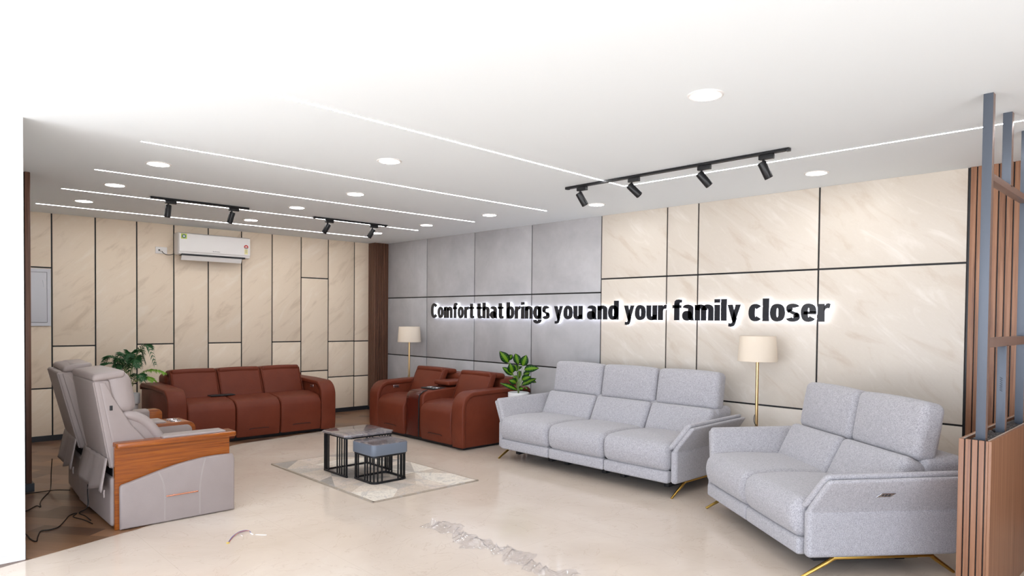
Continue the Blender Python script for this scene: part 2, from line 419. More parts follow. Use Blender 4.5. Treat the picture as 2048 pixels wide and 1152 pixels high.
bm = B(); box(bm, 12.3, 12.45, -4.3, .1, 0, H); struct('wall_right', bm, 'ceiling', None)
# shop front frame behind the camera
bm = B()
for x in (4.6, 6.5, 8.4, 10.3, 12.2): box(bm, x-.03, x+.03, -8.68, -8.6, 0, H)
box(bm, 4.57, 12.23, -8.68, -8.6, 2.2, 2.26)
struct('window_1', bm, 'black', None)
bm = B()
for y in (-8.5, -6.4, -4.33): box(bm, 12.3, 12.38, y-.03, y+.03, 0, H)
box(bm, 12.3, 12.38, -8.5, -4.33, 2.2, 2.26)
struct('window_2', bm, 'black', None)

# ------------------------------------------------------------------ ceiling lights
def led(a, b, label, extra=None):
    bm = B(); pts = [a, b]+([extra] if extra else [])
    for p, q in zip(pts, pts[1:]):
        p, q = Vector(p), Vector(q); d = (q-p).normalized(); n = Vector((-d.y, d.x))*.006
        e = d*.006 if extra else d*0
        extr(bm, [tuple(p-n-e), tuple(q-n+e), tuple(q+n+e), tuple(p+n-e)], 2, H-.0012, H+.002)
    o = obj('led_strip', bm, 'led', None, None); tag(o, label, 'light strip', 'straight LED strips in the ceiling' if not extra else None)
led((4.421,-4.757), (4.385,-.706), 'straight glowing ceiling strip second from the camera, ending above the grey panels')
led((3.163,-4.765), (3.148,-.69), 'straight glowing ceiling strip, third from the left wall, camera side of the short tracks')
led((1.969,-4.787), (1.955,-.684), 'straight glowing ceiling strip running right beside the two short black tracks')
led((.738,-4.803), (.763,-.682), 'straight glowing ceiling strip closest to the left wall and air conditioner')
led((6.12,-6.4), (5.84,-1.24), 'long glowing ceiling strip bending at the four-spot track and running right to the posts', (12.2,-1.20))
downs = [((7.634,-2.921),'large round downlight nearest the camera, alone on the bright ceiling'),
 ((7.273,-.624),'round downlight above the beige marble wall, right of the four-spot track'),
 ((5.052,-.661),'round downlight below the left end of the four-spot track'),
 ((3.708,-.942),'round downlight above the grey panels, just right of the longest straight strips'),
 ((2.486,-.933),'round downlight above the left half of the grey wall panels'),
 ((1.291,-.921),'round downlight behind the rightmost spotlight of the far track, nearest the slatted corner'),
 ((1.239,-2.684),'small round downlight above the right end of the air conditioner'),
 ((2.569,-2.729),'round downlight between the two short black tracks, in front of them'),
 ((3.752,-2.708),'round downlight in the middle of the ceiling between two straight glowing strips'),
 ((5.158,-3.247),'round downlight between the bent glowing strip and the nearest straight strip'),
 ((3.762,-4.459),'round downlight at the far left, largest and nearest of its row of three'),
 ((2.539,-4.474),'round downlight at the far left, middle of its row of three'),
 ((1.312,-4.474),'round downlight at the far left, closest to the left wall')]
d0 = None
for (x, y), lab in downs:
    if d0 is None:
        t = thing('ceiling_light', lab, 'downlight', (x, y, H), 0, 'round recessed downlights'); d0 = t
        bm = B(); lathe(bm, [(.074,.002),(.076,-.006),(.084,-.008),(.092,-.004),(.094,.001)]); obj('trim_ring', bm, 'white', t)
        bm = B(); lathe(bm, [(0,-.003),(.05,-.003),(.075,-.002),(.0755,.001)]); obj('diffuser', bm, 'down', t)
    else:
        t = copy_tree(d0); t.location = (x, y, H); t['label'] = lab
# ------------------------------------------------------------------ track lights
def track(a, b, label):
    a, b = Vector(a), Vector(b); L = (b-a).length; t = thing('lighting_track', label, 'light track', ((a.x+b.x)/2, (a.y+b.y)/2, H), math.atan2(b.y-a.y, b.x-a.x), 'black ceiling tracks')
    bm = B(); extr(bm, [(-.018,-.0015),(-.018,-.02),(-.006,-.02),(-.006,-.014),(.006,-.014),(.006,-.02),(.018,-.02),(.018,-.0015)], 0, -L/2, L/2); obj('rail', bm, 'black', t)
    for s in (-1, 1):
        bm = B(); rbox(bm, s*L/2-.014, s*L/2+.014, -.02, .02, -.024, -.0015, .003, 1); obj('end_cap', bm, 'black', t)
track((5.45,-1.555), (7.46,-1.555), 'long black track of four spotlights across the bent glowing strip')
track((2.15,-4.06), (2.15,-3.10), 'short black track of two spotlights above the air conditioner')
track((2.10,-2.28), (2.10,-1.29), 'short black track of two spotlights towards the slatted corner')
def make_spot(label, loc, rotz, d, grp, L=.125, r=.03):
    """d: direction of the lamp barrel, in the local frame of the track"""
    t = thing('track_spotlight', label, 'spotlight', loc, rotz, grp)
    bm = B(); rbox(bm, -.03, .075, -.017, .017, -.055, -.021, .004, 2); obj('adapter', bm, 'black', t)
    bm = B(); tube(bm, [(0,0,-.05),(0,0,-.085)], .009, 10); rbox(bm, -.013, .013, -.013, .013, -.1, -.075, .004, 2); obj('pivot', bm, 'black', t)
    d = Vector(d).normalized(); top = Vector((0, 0, -.098))-d*.03; bm = B()
    u = d.orthogonal().normalized(); v = d.cross(u); rings = []
    for rr, h in ((.001,0),(r-.006,0),(r-.001,.003),(r,.008),(r,L-.004),(r-.002,L),(r-.006,L),(r-.009,L-.02),(.001,L-.022)):
        rings.append([bm.verts.new(top+d*h+(u*math.cos(2*PI*k/24)+v*math.sin(2*PI*k/24))*rr) for k in range(24)])
    for a, b in zip(rings, rings[1:]):
        for k in range(24): bm.faces.new((a[k], a[(k+1)%24], b[(k+1)%24], b[k]))
    obj('barrel', bm, 'black', t); return t
g1 = 'spotlights on the long four-spot track'
make_spot('black spotlight at the left end of the long track, above the round downlight', (5.60,-1.555,H), 0, (.35,.35,-.86), g1)
make_spot('black spotlight on the long track, second from its left end, beside the strip\'s bend', (6.155,-1.555,H), 0, (.62,.35,-.72), g1)
make_spot('black spotlight on the long track, third from its left end, tilted towards the wall', (6.80,-1.555,H), 0, (.55,.35,-.80), g1)
make_spot('black spotlight at the right end of the long track', (7.285,-1.555,H), 0, (.32,.3,-.9), g1)
g2 = 'spotlights on the two short tracks'
make_spot('black spotlight hanging above the left end of the air conditioner', (2.15,-3.905,H), PI/2, (-.12,-.02,-1), g2)
make_spot('black spotlight hanging above the right half of the air conditioner', (2.15,-3.27,H), PI/2, (-.2,.2,-.95), g2)
make_spot('black spotlight on the track near the corner, left of its two', (2.10,-2.11,H), PI/2, (-.3,.42,-.85), g2)
make_spot('black spotlight on the track near the corner, right of its two, by a downlight', (2.10,-1.49,H), PI/2, (-.3,.40,-.85), g2)

# ------------------------------------------------------------------ slogan letters
def stroke_ring(cx, cy, rx, ry, wx, wy, a0=0, a1=360, n=28, p=2.35):
    """elliptical ring segment as a polygon; superellipse outline"""
    def se(rx, ry, a):
        c, s = math.cos(math.radians(a)), math.sin(math.radians(a)); return (cx+rx*math.copysign(abs(c)**(2/p), c), cy+ry*math.copysign(abs(s)**(2/p), s))
    m = max(6, int(n*abs(a1-a0)/360))
    out = [se(rx, ry, a0+(a1-a0)*k/m) for k in range(m+1)]; inn = [se(rx-wx, ry-wy, a0+(a1-a0)*k/m) for k in range(m+1)]
    return ('ring' if abs(a1-a0) >= 360 else 'poly', out, inn)
def R_(x0, y0, x1, y1): return ('p', [(x0,y0),(x1,y0),(x1,y1),(x0,y1)])
XH, CAP, SW, SH, DES = .75, 1.0, .25, .185, -.26
def glyph(ch):
    """returns (width, shapes) with cap height 1"""
    w = .56; s = SW; h = SH
    if ch == 'o': return .58, [stroke_ring(.29, XH/2, .29, XH/2+.01, s, h)]
    if ch == 'C': return .66, [stroke_ring(.34, .5, .34, .515, s+.01, h+.01, 38, 322)]
    if ch == 'c': return .53, [stroke_ring(.28, XH/2, .28, XH/2+.01, s, h, 42, 318)]
    if ch == 'e': return .56, [stroke_ring(.28, XH/2, .28, XH/2+.01, s, h, 0, 322), R_(.1, .30, .557, .43)]
    if ch == 'l': return s, [R_(0, 0, s, CAP)]
    if ch == 'i': return s, [R_(0, 0, s, XH-.01), R_(0, CAP-.17, s, CAP)]
    def hump(x0, w): return [stroke_ring(x0+w/2, XH-.26, w/2, .27, s, h, 0, 180), R_(x0+w-s, 0, x0+w, XH-.25)]
    if ch == 'n': return w, [R_(0,0,s,XH-.01)]+hump(0, w)
    if ch == 'h': return w, [R_(0,0,s,CAP)]+hump(0, w)
    if ch == 'm': return .86, [R_(0,0,s,XH-.01)]+hump(0, .53)+hump(.33, .53)
    if ch == 'u': return w, [R_(w-s,0,w,XH-.01), R_(0,.25,s,XH-.01), stroke_ring(w/2, .26, w/2, .27, s, h, 180, 360)]
    if ch == 'r': return .44, [R_(0,0,s,XH-.01), ('p', [(s-.02,.42),(s+.03,.53),(.35,.565),(.41,.55),(.45,.74),(.38,.765),(.30,.74),(s-.02,.62)])]
    if ch == 't': return .44, [R_(.08,.2,.08+s,.95), R_(0,XH-.16,.43,XH-.01), ('p', [(.08,.22),(.10,.07),(.17,0),(.28,-.012),(.38,-.008),(.45,.01),(.44,.16),(.38,.15),(.335,.18),(.33,.24)])]
    if ch == 'f': return .43, [R_(.08,0,.08+s,.8), R_(0,XH-.16,.42,XH-.01), ('p', [(.08,.78),(.10,.93),(.18,1.0),(.30,1.015),(.45,1.0),(.435,.85),(.38,.86),(.34,.84),(.33,.76)])]
    if ch == 'b': return .58, [R_(0,0,s,CAP), stroke_ring(.29, XH/2, .29, XH/2+.01, s, h)]
    if ch == 'd': return .58, [R_(.58-s,0,.58,CAP), stroke_ring(.29, XH/2, .29, XH/2+.01, s, h)]
    if ch == 'g': return .58, [R_(.58-s,-.02,.58,XH-.01), stroke_ring(.29, XH/2, .29, XH/2+.01, s, h), stroke_ring(.29, -.03, .29, .25, s, h-.02, 190, 360)]
    if ch == 'a': return .56, [stroke_ring(.27, XH-.2, .26, .21, s, h-.02, 0, 165), R_(.53-s,.1,.53,.55), stroke_ring(.24, .225, .24, .235, s-.01, h-.03), ('p', [(.33,.12),(.36,.03),(.40,0),(.57,0),(.54,.06),(.53,.14)])]
    if ch == 's': return .52, [stroke_ring(.26, XH-.205, .25, .215, s-.01, h-.03, 20, 235), stroke_ring(.26, .205, .26, .215, s-.01, h-.03, 200, 420),
                               ('p', [(.06,.50),(.10,.40),(.25,.30),(.36,.26),(.33,.17),(.50,.20),(.47,.31),(.40,.38),(.24,.45),(.18,.52)])]
    if ch == 'y': return .56, [('p', [(0,XH-.01),(.215,XH-.01),(.385,.12),(.29,-.04),(.2,.03)]), ('p', [(.56,XH-.01),(.35,XH-.01),(.2,.12),(.215,-.04),(.30,-.09),(.33,-.02)]),
                               ('p', [(.2,.1),(.215,-.05),(.19,-.1),(.14,-.115),(.06,-.105),(.045,-.255),(.15,-.27),(.25,-.255),(.31,-.19),(.35,-.07),(.4,.14)])]
def add_glyph(bm, ch, x, z, sx, sz, y0, y1, grow=0):
    def P(q): return (x+q[0]*sx, z+q[1]*sz)
    for sh in glyph(ch)[1]:
        if sh[0] == 'p': extr(bm, [P(q) for q in sh[1]], 1, y0, y1)
        elif sh[0] == 'poly': extr(bm, [P(q) for q in sh[1]]+[P(q) for q in reversed(sh[2])], 1, y0, y1)
        else:
            o, i = sh[1][:-1], sh[2][:-1]; n = len(o)
            v = [[bm.verts.new((P(q)[0], yy, P(q)[1])) for q in L] for yy in (y0, y1) for L in (o, i)]
            for k in range(n):
                j = (k+1) % n
                bm.faces.new((v[0][k], v[0][j], v[1][j], v[1][k])); bm.faces.new((v[2][k], v[3][k], v[3][j], v[2][j]))
                bm.faces.new((v[0][k], v[2][k], v[2][j], v[0][j])); bm.faces.new((v[1][k], v[1][j], v[3][j], v[3][k]))
sign = thing('wall_sign', 'backlit black letters on the long wall reading Comfort that brings you and your family closer', 'sign', (4.3, -T_, 1.48))
words = [('Comfort',1.42,2.406),('that',2.459,2.995),('brings',3.063,3.836),('you',3.911,4.365),('and',4.434,4.890),('your',4.966,5.516),('family',5.589,6.346),('closer',6.427,7.179)]
for wd, xa, xb in words:
    gap = .035; tot = sum(glyph(c)[0] for c in wd)+gap*(len(wd)-1)
    if wd in ('that',): tot -= .03
    k = (xb-xa)/tot; x = xa
    zb = 1.492
    for c in wd:
        bm = B(); add_glyph(bm, c, x-4.3, zb-1.48, k, .212, -.058+T_, -.048+T_); L = obj('letter', bm, 'letter', sign, None)
        bm = B(); add_glyph(bm, c, x-4.3, zb-1.48, k, .212, -.048+T_, -.006+T_); obj('acrylic_backing', bm, 'acrylic', L, None)
        x += (glyph(c)[0]+gap)*k
# ------------------------------------------------------------------ grey recliner sofas
def grey_sofa(n, w, label, loc, rotz):
    """local frame: x along the seats from the left seat edge, y = 0 at the arm fronts, +y to the back"""
    t = thing('recliner_sofa', label, 'sofa', loc, rotz, 'grey fabric sofas')
    Wd = n*w; aw = .066; dv = -.045 if n == 2 else 0
    for k in range(n):
        x0, x1 = k*w+.003, (k+1)*w-.003
        bm = B(); rbox(bm, x0, x1, -.03, .05, .118, .220, .02, 3, 3, (0,.008,0)); obj('footrest_panel', bm, 'fabric', t)
        def fs(c):
            yy = c.y
            if c.y < .25: c = Vector((c.x, c.y-.028*math.exp(-((c.z-.34)/.09)**2)*max(0, 1-(c.y+.03)/.2), c.z))
            c.z += .012*math.sin(max(0, min(1, (yy+.03)/.5))*PI) if c.z > .35 else 0
            return c
        bm = B(); rbox(bm, x0, x1, -.03, .72, .214, .452, .058, 5, (6, 8, 4), (.003,.012,.016), fs); obj('seat_cushion', bm, 'fabric', t)
        def tilt(ang, y0, z0):
            ca, sa = math.cos(ang), math.sin(ang)
            def f(c): dy, dz = c.y-y0, c.z-z0; return Vector((c.x, y0+dy*ca+dz*sa, z0-dy*sa+dz*ca))
            return f
        bm = B(); rbox(bm, x0+.002, x1-.002, .565+dv, .73+dv, .38, .735, .045, 4, (6,3,6), (0,.024,0), tilt(math.radians(27), .565+dv, .42)); obj('lumbar_cushion', bm, 'fabric', t)
        bm = B(); rbox(bm, x0+.006, x1-.006, .755+dv, .905+dv, .67, 1.025, .045, 4, (6,3,6), (.004,.03,.012), tilt(math.radians(10), .755+dv, .67)); obj('headrest', bm, 'fabric', t)
        # black mechanism under the seat
        bm = B(); rbox(bm, x0+.08, x0+.13, .12, .8, .05, .16, .006, 1); rbox(bm, x1-.13, x1-.08, .12, .8, .05, .16, .006, 1)
        rbox(bm, x0+.1, x1-.1, .2, .25, .07, .12, .006, 1); rbox(bm, x0+.09, x1-.09, .66, .72, .04, .13, .006, 1)
        rbox(bm, (x0+x1)/2-.04, (x0+x1)/2+.04, .3, .7, .05, .13, .01, 2); obj('mechanism_and_shadow_gap', bm, 'mech', t)
    bm = B(); rbox(bm, 0, Wd, .76, 1.05, .13, .69, .05, 4, (3,2,3), (0,.01,.01)); obj('back_shell', bm, 'fabric', t)
    bm = B(); rbox(bm, .02, Wd-.02, .05, .80, .14, .26, .01, 1); obj('seat_frame', bm, 'mech', t)
    for s in (0, 1):
        X = (lambda v: -v) if s == 0 else (lambda v: Wd+v)    # v = outward distance from the seat edge
        bm = B(); rbox(bm, X(.001), X(aw), .0, .95, .118, .40, .028, 4, (1,4,3), (.0,.0,.0)); obj('arm_panel', bm, 'fabric', t)
        def wing(v0, zlo, lean, slope, cut):
            def f(c):
                # c.x in 0..th outward, c.y 0..L, c.z zlo..ztop
                h = (c.z-zlo)/.2
                v = v0+c.x+lean*max(0, h)
                y = c.y
                fr = max(0, 1-y/.45)
                y2 = y+cut*max(0, h)*fr
                z = c.z+slope*(y/.95)
                return Vector((X(v), y2, z))
            return f
        bm = B(); rbox(bm, 0, .05, .005, .95, .345, .602, .024, 4, (1,8,5), (.006,0,0), wing(.006, .39, .135, .012, .045)); obj('arm_shell', bm, 'fabric', t)
        bm = B(); rbox(bm, -.045, .012, -.012, .93, .40, .628, .027, 4, (1,8,5), (.006,0,.0), wing(.0, .39, .135, .012, .055)); pad = obj('arm_pad', bm, 'fabric', t)
        if s == 1 and n == 2:
            bm = B()
            def fp(c):
                h = (c.z-.39)/.2; return Vector((X(.0625+.135*h+c.x), c.y+(c.z-.5)*.9, c.z))
            rbox(bm, -.004, .003, .375, .465, .488, .516, .003, 2, 1, (0,0,0), fp); sw = obj('switch_plate', bm, 'chrome', t); sw['label'] = 'silver slanted switch plate'
            for yy in (.4, .42, .44):
                bm = B(); rbox(bm, .002, .006, yy-.004, yy+.004, .498, .507, .002, 2, 1, (0,0,0), fp); obj('button', bm, 'mech', sw)
        # brass leg frame
        xc = X(.035)
        bm = B(); rbox(bm, xc-.014, xc+.014, .17, .80, .104, .119, .003, 1); fr = obj('leg_bar', bm, 'brass', t)
        for (ya, yb) in ((.20, -.02), (.77, .94)):
            bm = B(); tube(bm, [(xc,ya,.112),(xc,ya+(yb-ya)*.12,.108),(xc,ya+(yb-ya)*.3,.085),(xc,yb,.004)], [.010,.013,.013,.009], 10); obj('leg', bm, 'brass', t)
    return t
grey_sofa(3, .69, 'long light grey fabric recliner sofa with three tall headrests against the wall', (4.285,-1.245,0), 0)
E2 = math.atan2(-.610, .792)
grey_sofa(2, .68, 'light grey fabric recliner sofa with two tall headrests, angled beside the wooden planter', (6.775,-1.31,0), E2)

# ------------------------------------------------------------------ brown leather sofas
def arm_outline(d, z, r, back):
    """side outline (y,z) of a waterfall arm: y=0 front"""
    return [(d,0.035),(back,.035),(back,z-.0),(d+r,z)]+arc(d+r, z-r, r, 90, 180, 8)[1:]
def brown_arm(t, x0, x1, depth=1.08, zt=.655, outer=1):
    r = .19
    out = [(.012,.03),(0,.12)]+list(reversed(arc(r+.0, zt-r, r, 90, 180, 9)))+[(depth*.5, zt+.012),(depth-.05, zt+.012),(depth, zt-.02)]
    th = .05
    inn = [(depth, zt-.02-th),(depth-.05, zt+.012-th),(depth*.5, zt+.012-th)]+arc(r+.0, zt-r, r-th, 90, 180, 9)+[(th,.12),(th+.01,.03)]
    bm = B(); extr(bm, out+inn, 0, x0, x1, .014, 3); obj('arm_band', bm, 'brown', t)
    core = [(th-.004,.03)]+list(reversed(arc(r, zt-r, r-th+.004, 90, 180, 9)))+[(depth*.5, zt+.012-th+.004),(depth-.02, zt-th-.01),(depth-.02,.03)]
    bm = B(); extr(bm, core, 0, x0+.018, x1-.018, .006, 2); obj('arm_side', bm, 'brown', t)
def brown_seat(t, x0, x1, zs=.50):
    xm = (x0+x1)/2
    prof = [(.012,.045),(-.004,.14),(-.012,.25)]+[(-.012+.14*(1-math.cos(a)), .36+.135*math.sin(a)) for a in [PI/2*k/8 for k in range(1,9)]]+[(.30,zs+.008),(.62,zs-.015),(.62,.12),(.10,.045)]
    bm = B(); extr(bm, prof, 0, x0+.004, x1-.004, .024, 4); obj('seat', bm, 'brown', t)
    bm = B(); w = (x1-x0)*.22; tube(bm, [(xm-w,-.008,.128),(xm-w*.9,-.0085,.138),(xm-w*.5,-.012,.140),(xm+w*.5,-.012,.140),(xm+w*.9,-.0085,.138),(xm+w,-.008,.128)], .004, 6)
    s = obj('stitched_pull', bm, 'seam_dark', t); s['label'] = 'thin dark stitched line'
    # back cushion: leans back, its flap turns over towards the wall
    def f(c):
        return Vector((c.x, c.y+(c.z-.44)*.42, c.z))
    bm = B(); rbox(bm, x0+.006, x1-.006, .46, .56, .42, .835, .032, 4, (5,2,6), (0,.022,0), f); bc = obj('back_cushion', bm, 'brown', t)
    bm = B(); rbox(bm, x0+.016, x1-.016, .60, .86, .775, .842, .03, 3, (4,4,1), (0,0,.008), lambda c: Vector((c.x, c.y, c.z-(c.y-.62)*.10))); obj('headrest_flap', bm, 'brown', t)
    bm = B(); rbox(bm, x0+.10, x1-.10, .62, .70, .66, .81, .008, 1); obj('headrest_bracket', bm, 'mech', t)
    for xx in (x0+.012, x1-.012):
        bm = B(); tube(bm, smooth_path([(xx,.468,.455),(xx,.468+.14*.42+.0,.60),(xx,.468+.28*.42,.73),(xx,.468+.37*.42,.81)], 3), .005, 6)
        obj('piping', bm, 'brown', bc)
def switch(t, x, y, z, side, m='chrome'):
    bm = B(); rbox(bm, x-.003 if side > 0 else x-.004, x+.004 if side > 0 else x+.003, y-.045, y+.045, z-.02, z+.02, .003, 2); s = obj('switch_plate', bm, m, t); s['label'] = 'silver switch plate'
    for dy in (-.02, .0, .02):
        bm = B(); rbox(bm, x+side*.002-.003, x+side*.002+.004, y+dy-.007, y+dy+.007, z-.008, z+.008, .002, 1); obj('button', bm, 'mech', s)
t = thing('leather_sofa', 'long brown leather recliner sofa with three seats, against the left wall', 'sofa', (1.5,-2.69,0), PI/2, 'brown leather sofas')
hw = .825
for k in range(3): brown_seat(t, -hw+.55*k, -hw+.55*(k+1), .51)
brown_arm(t, -hw-.205, -hw); brown_arm(t, hw, hw+.205)
switch(t, hw+.016, .30, .575, -1)
bm = B(); rbox(bm, -hw, hw, .78, 1.08, .06, .775, .06, 4, (4,2,3), (0,.01,.01)); obj('back_shell', bm, 'brown', t)
bm = B(); rbox(bm, -hw-.15, hw+.15, .06, 1.02, 0, .08, .01, 1); obj('plinth', bm, 'mech', t)
tab = B(); rbox(tab, -.46, -.17, .29, .42, .522, .534, .005, 2); o = obj('folding_tray', tab, 'mech', t); o['label'] = 'thin black tray edge'
t = thing('leather_sofa', 'two-seat brown leather recliner sofa with a centre console, in front of the grey panels', 'sofa', (2.74,-1.32,0), 0, 'brown leather sofas')
brown_seat(t, -.77, -.17, .50); brown_seat(t, .17, .77, .50)
brown_arm(t, -.97, -.77); brown_arm(t, .77, .97)
switch(t, -.77-.016, .30, .575, 1)
bm = B(); rbox(bm, -.77, .77, .78, 1.08, .06, .765, .06, 4, (4,2,3), (0,.01,.01)); obj('back_shell', bm, 'brown', t)
bm = B(); rbox(bm, -.92, .92, .06, 1.02, 0, .08, .01, 1); obj('plinth', bm, 'mech', t)
co = [(.04,.05)]+list(reversed(arc(.14, .50, .10, 90, 180, 6)))+[(.36,.615),(.62,.63),(.9,.63),(.9,.05)]
bm = B(); extr(bm, co, 0, -.168, .168, .02, 3); con = obj('console', bm, 'brown', t)
fp = [(.02,.05),(.02,.50)]+list(reversed(arc(.12,.50,.10,100,180,5)))+[(.14,.602),(.14,.58),(.05,.5),(.05,.05)]
bm = B(); extr(bm, fp, 0, -.15, .10, .003, 2); o = obj('front_panel', bm, 'brown_dark', con); o['label'] = 'glossy dark brown panel'
bm = B(); tube(bm, [(.118,.016,.06),(.118,.016,.5),(.118,.03,.56),(.118,.08,.595),(.118,.14,.612)], .007, 8); o = obj('edge_trim', bm, 'black', con)
bm = B(); rbox(bm, -.13, .13, .22, .42, .605, .624, .01, 2); o = obj('cup_holder_tray', bm, 'mech', con); o['label'] = 'black cup holder tray'
for xx in (-.065, .065):
    bm = B(); lathe(bm, [(.040,.626),(.045,.628),(.048,.624),(.048,.612)], 20, xx, .32); obj('cup_ring', bm, 'chrome', o)
bm = B(); rbox(bm, -.155, .155, .44, .86, .645, .70, .022, 3, (2,3,1), (0,0,.006)); obj('armrest_lid', bm, 'brown', con)

# ------------------------------------------------------------------ taupe double recliner, seen from behind
ox, oy = 3.45, -4.5
t = thing('home_theater_recliner', 'double taupe leather recliner with glossy wooden arms, its back to the dark partition', 'recliner', (ox, oy, 0))
def RC(name, bm, m, par=None, smooth=35):
    for v in bm.verts: v.co.x -= ox; v.co.y -= oy
    return obj(name, bm, m, par or t, smooth)
def chair_unit(xa, xb, rot, lean):
    """seat and back between xa and xb; rot turns it about its rear right corner"""
    piv = Vector((xb, -4.93, 0)); ca, sa = math.cos(rot), math.sin(rot)
    def Rz(c): d = Vector(c)-piv; return Vector((piv.x+d.x*ca-d.y*sa, piv.y+d.x*sa+d.y*ca, c[2]))
    w = xb-xa
    bm = B(); rbox(bm, xa, xb, -4.90, -4.2, .015, .36, .02, 3, 2, (0,.004,0), Rz); RC('base', bm, 'taupe')
    bm = B(); rbox(bm, xa+.01, xb-.01, -4.74, -4.10, .34, .50, .05, 4, 4, (0,0,.025), Rz); RC('seat_cushion', bm, 'taupe')
    bm = B(); rbox(bm, xa+.01, xb-.01, -4.16, -4.09, .03, .44, .03, 3, 3, (0,.01,0), Rz); RC('footrest', bm, 'taupe')
    def L(y, z): # lean: shell axis
        return (y-lean*(z-.44)/.6, z)
    # back shell slab
    def fsh(c):
        h = (c.z-.44)/.6; y = c.y-lean*h; return Rz(Vector((xa+(c.x-xa)*(1)+.0, y+.0, c.z)))
    bm = B(); rbox(bm, xa+.005, xb-.005, -4.905, -4.80, .42, 1.045, .022, 3, (3,1,6), (0,.004,0), fsh); sh = RC('back_shell', bm, 'taupe')
    # piping down both rear edges
    for xx in (xa+.010, xb-.010):
        bm = B(); tube(bm, [fsh(Vector((xx, -4.902, z))) for z in (.43,.6,.8,1.03)], .0045, 6); RC('piping', bm, 'taupe', sh)
    # wide lower side wing of the shell
    for xx0, xx1 in ((xb-.03, xb+.002), (xa-.002, xa+.03)):
        pr = [(-4.86,.40),(-4.60,.46),(-4.62,.56),(-4.72,.72),(-4.80,.92),(-4.83,1.03),(-4.87,1.03)]
        bm = B(); extr(bm, [L(*q) for q in pr], 0, xx0, xx1, .012, 3, Rz); RC('side_wing', bm, 'taupe', sh)
    # top pad
    bm = B(); rbox(bm, xa-.004, xb+.006, -5.0, -4.80, 1.035, 1.085, .022, 3, (4,2,1), (0,0,.010), lambda c: Rz(Vector((c.x, c.y-lean*.06+.0, c.z+(c.y+5.0)*.12)))); RC('top_pad', bm, 'taupe')
    # headrest cushion bulging to the front
    def fh(c): return fsh(Vector((c.x, c.y, c.z)))
    bm = B(); rbox(bm, xa+.005, xb-.005, -4.83, -4.66, .79, 1.105, .075, 5, (4,2,4), (.0,.02,.0), fh); RC('headrest', bm, 'taupe')
    bm = B(); rbox(bm, xa+.07, xb-.07, -4.82, -4.68, .46, .80, .05, 4, (4,2,4), (0,.02,0), lambda c: Rz(Vector((c.x, c.y-lean*.3+(.8-c.z)*.35, c.z)))); RC('lumbar_cushion', bm, 'taupe')
    # puffy side bolsters running down to the arms
    for xx in (xa+.035, xb-.035):
        pth = [Rz(Vector((xx, -4.83, .785))), Rz(Vector((xx, -4.775, .785))), Rz(Vector((xx, -4.69, .745))), Rz(Vector((xx, -4.62, .67))), Rz(Vector((xx, -4.56, .57))), Rz(Vector((xx, -4.53, .50)))]
        bm = B(); tube(bm, smooth_path(pth, 5), [.016+.020*math.sin(min(1, k/8)*PI/2) for k in range(26)], 12); RC('side_bolster', bm, 'taupe')
        bm = B(); pr = [(-4.84,.78),(-4.77,.76),(-4.68,.72),(-4.60,.62),(-4.55,.50),(-4.55,.42),(-4.82,.42)]
        extr(bm, pr, 0, xx-.018, xx+.018, .01, 2, Rz); RC('side_wing', bm, 'taupe', sh)
    # loose flap of leather hanging behind
    bm = B(); nx, nz = 14, 8; grid = []
    for j in range(nz+1):
        row = []
        for i in range(nx+1):
            u, v = i/nx, j/nz; xx = xa-.01+(w+.02+.02*v)*u
            yy = -4.925-.03*v-.03*v*(1-u)+.012*v*math.sin(u*17+v)+.005*math.sin(u*31)
            row.append(bm.verts.new(Rz(Vector((xx, yy, .50-.235*v+.018*math.sin(u*9)*v)))))
        grid.append(row)
    for j in range(nz):
        for i in range(nx): bm.faces.new((grid[j][i], grid[j][i+1], grid[j+1][i+1], grid[j+1][i]))
    fl = RC('leather_flap', bm, 'taupe'); mo = fl.modifiers.new('thick', 'SOLIDIFY'); mo.thickness = .008
    bm = B(); p0 = Rz(Vector((xb+.035, -4.945, .27))); tube(bm, [p0+Vector((0,0,.02)), p0+Vector((.004,-.004,0)), p0+Vector((.002,-.002,-.03)), p0+Vector((-.01,0,-.035)), p0+Vector((-.012,0,.0))], .005, 6); RC('flap_loop', bm, 'taupe', fl)
    # black block standing in for the shadow gap behind the seat
    bm = B(); rbox(bm, xa+.02, xb-.02, -4.88, -4.70, .33, .47, .01, 1, 1, (0,0,0), Rz); RC('mechanism_and_shadow_gap', bm, 'mech')
    return Rz
chair_unit(3.56, 4.215, 0, .10)
chair_unit(2.62, 3.255, math.radians(-3.5), .145)
bm = B(); rbox(bm, 4.128, 4.134, -4.898, -4.878, .0, .01, .002, 1); bm.free()
# near arm: plywood panel, quilted leather cover, slab top
pr = [(-4.885,0),(-4.10,0),(-4.10,.575),(-4.885,.575)]
bm = B(); extr(bm, pr, 0, 4.232, 4.264, .003, 1); wp = RC('arm_panel', bm, 'teak'); wp['label'] = 'glossy orange-brown wooden arm panel'
top = [(-4.86,0.004),(-4.075,.004),(-4.075,.405),(-4.09,.437)]+[(y, z) for y, z in ((-4.2,.441),(-4.301,.437),(-4.40,.425),(-4.50,.408),(-4.616,.380),(-4.73,.348),(-4.80,.328),(-4.85,.316),(-4.862,.30))]
bm = B(); extr(bm, top, 0, 4.262, 4.305, .014, 4); lc = RC('side_cover', bm, 'taupe')
bm = B()
for pts in ([(-4.616,.372),(-4.59,.31),(-4.578,.24),(-4.576,.19),(-4.576,.02)], [(-4.295,.43),(-4.322,.31),(-4.334,.19),(-4.334,.02)], [(-4.576,.185),(-4.334,.187)]):
    for dx in ((-.003,.003) if len(pts) > 2 else (0,)):
        tube(bm, smooth_path([(4.3055, y+dx, z) for y, z in pts], 3), .0008, 5)
RC('stitching', bm, 'taupe_seam', lc)
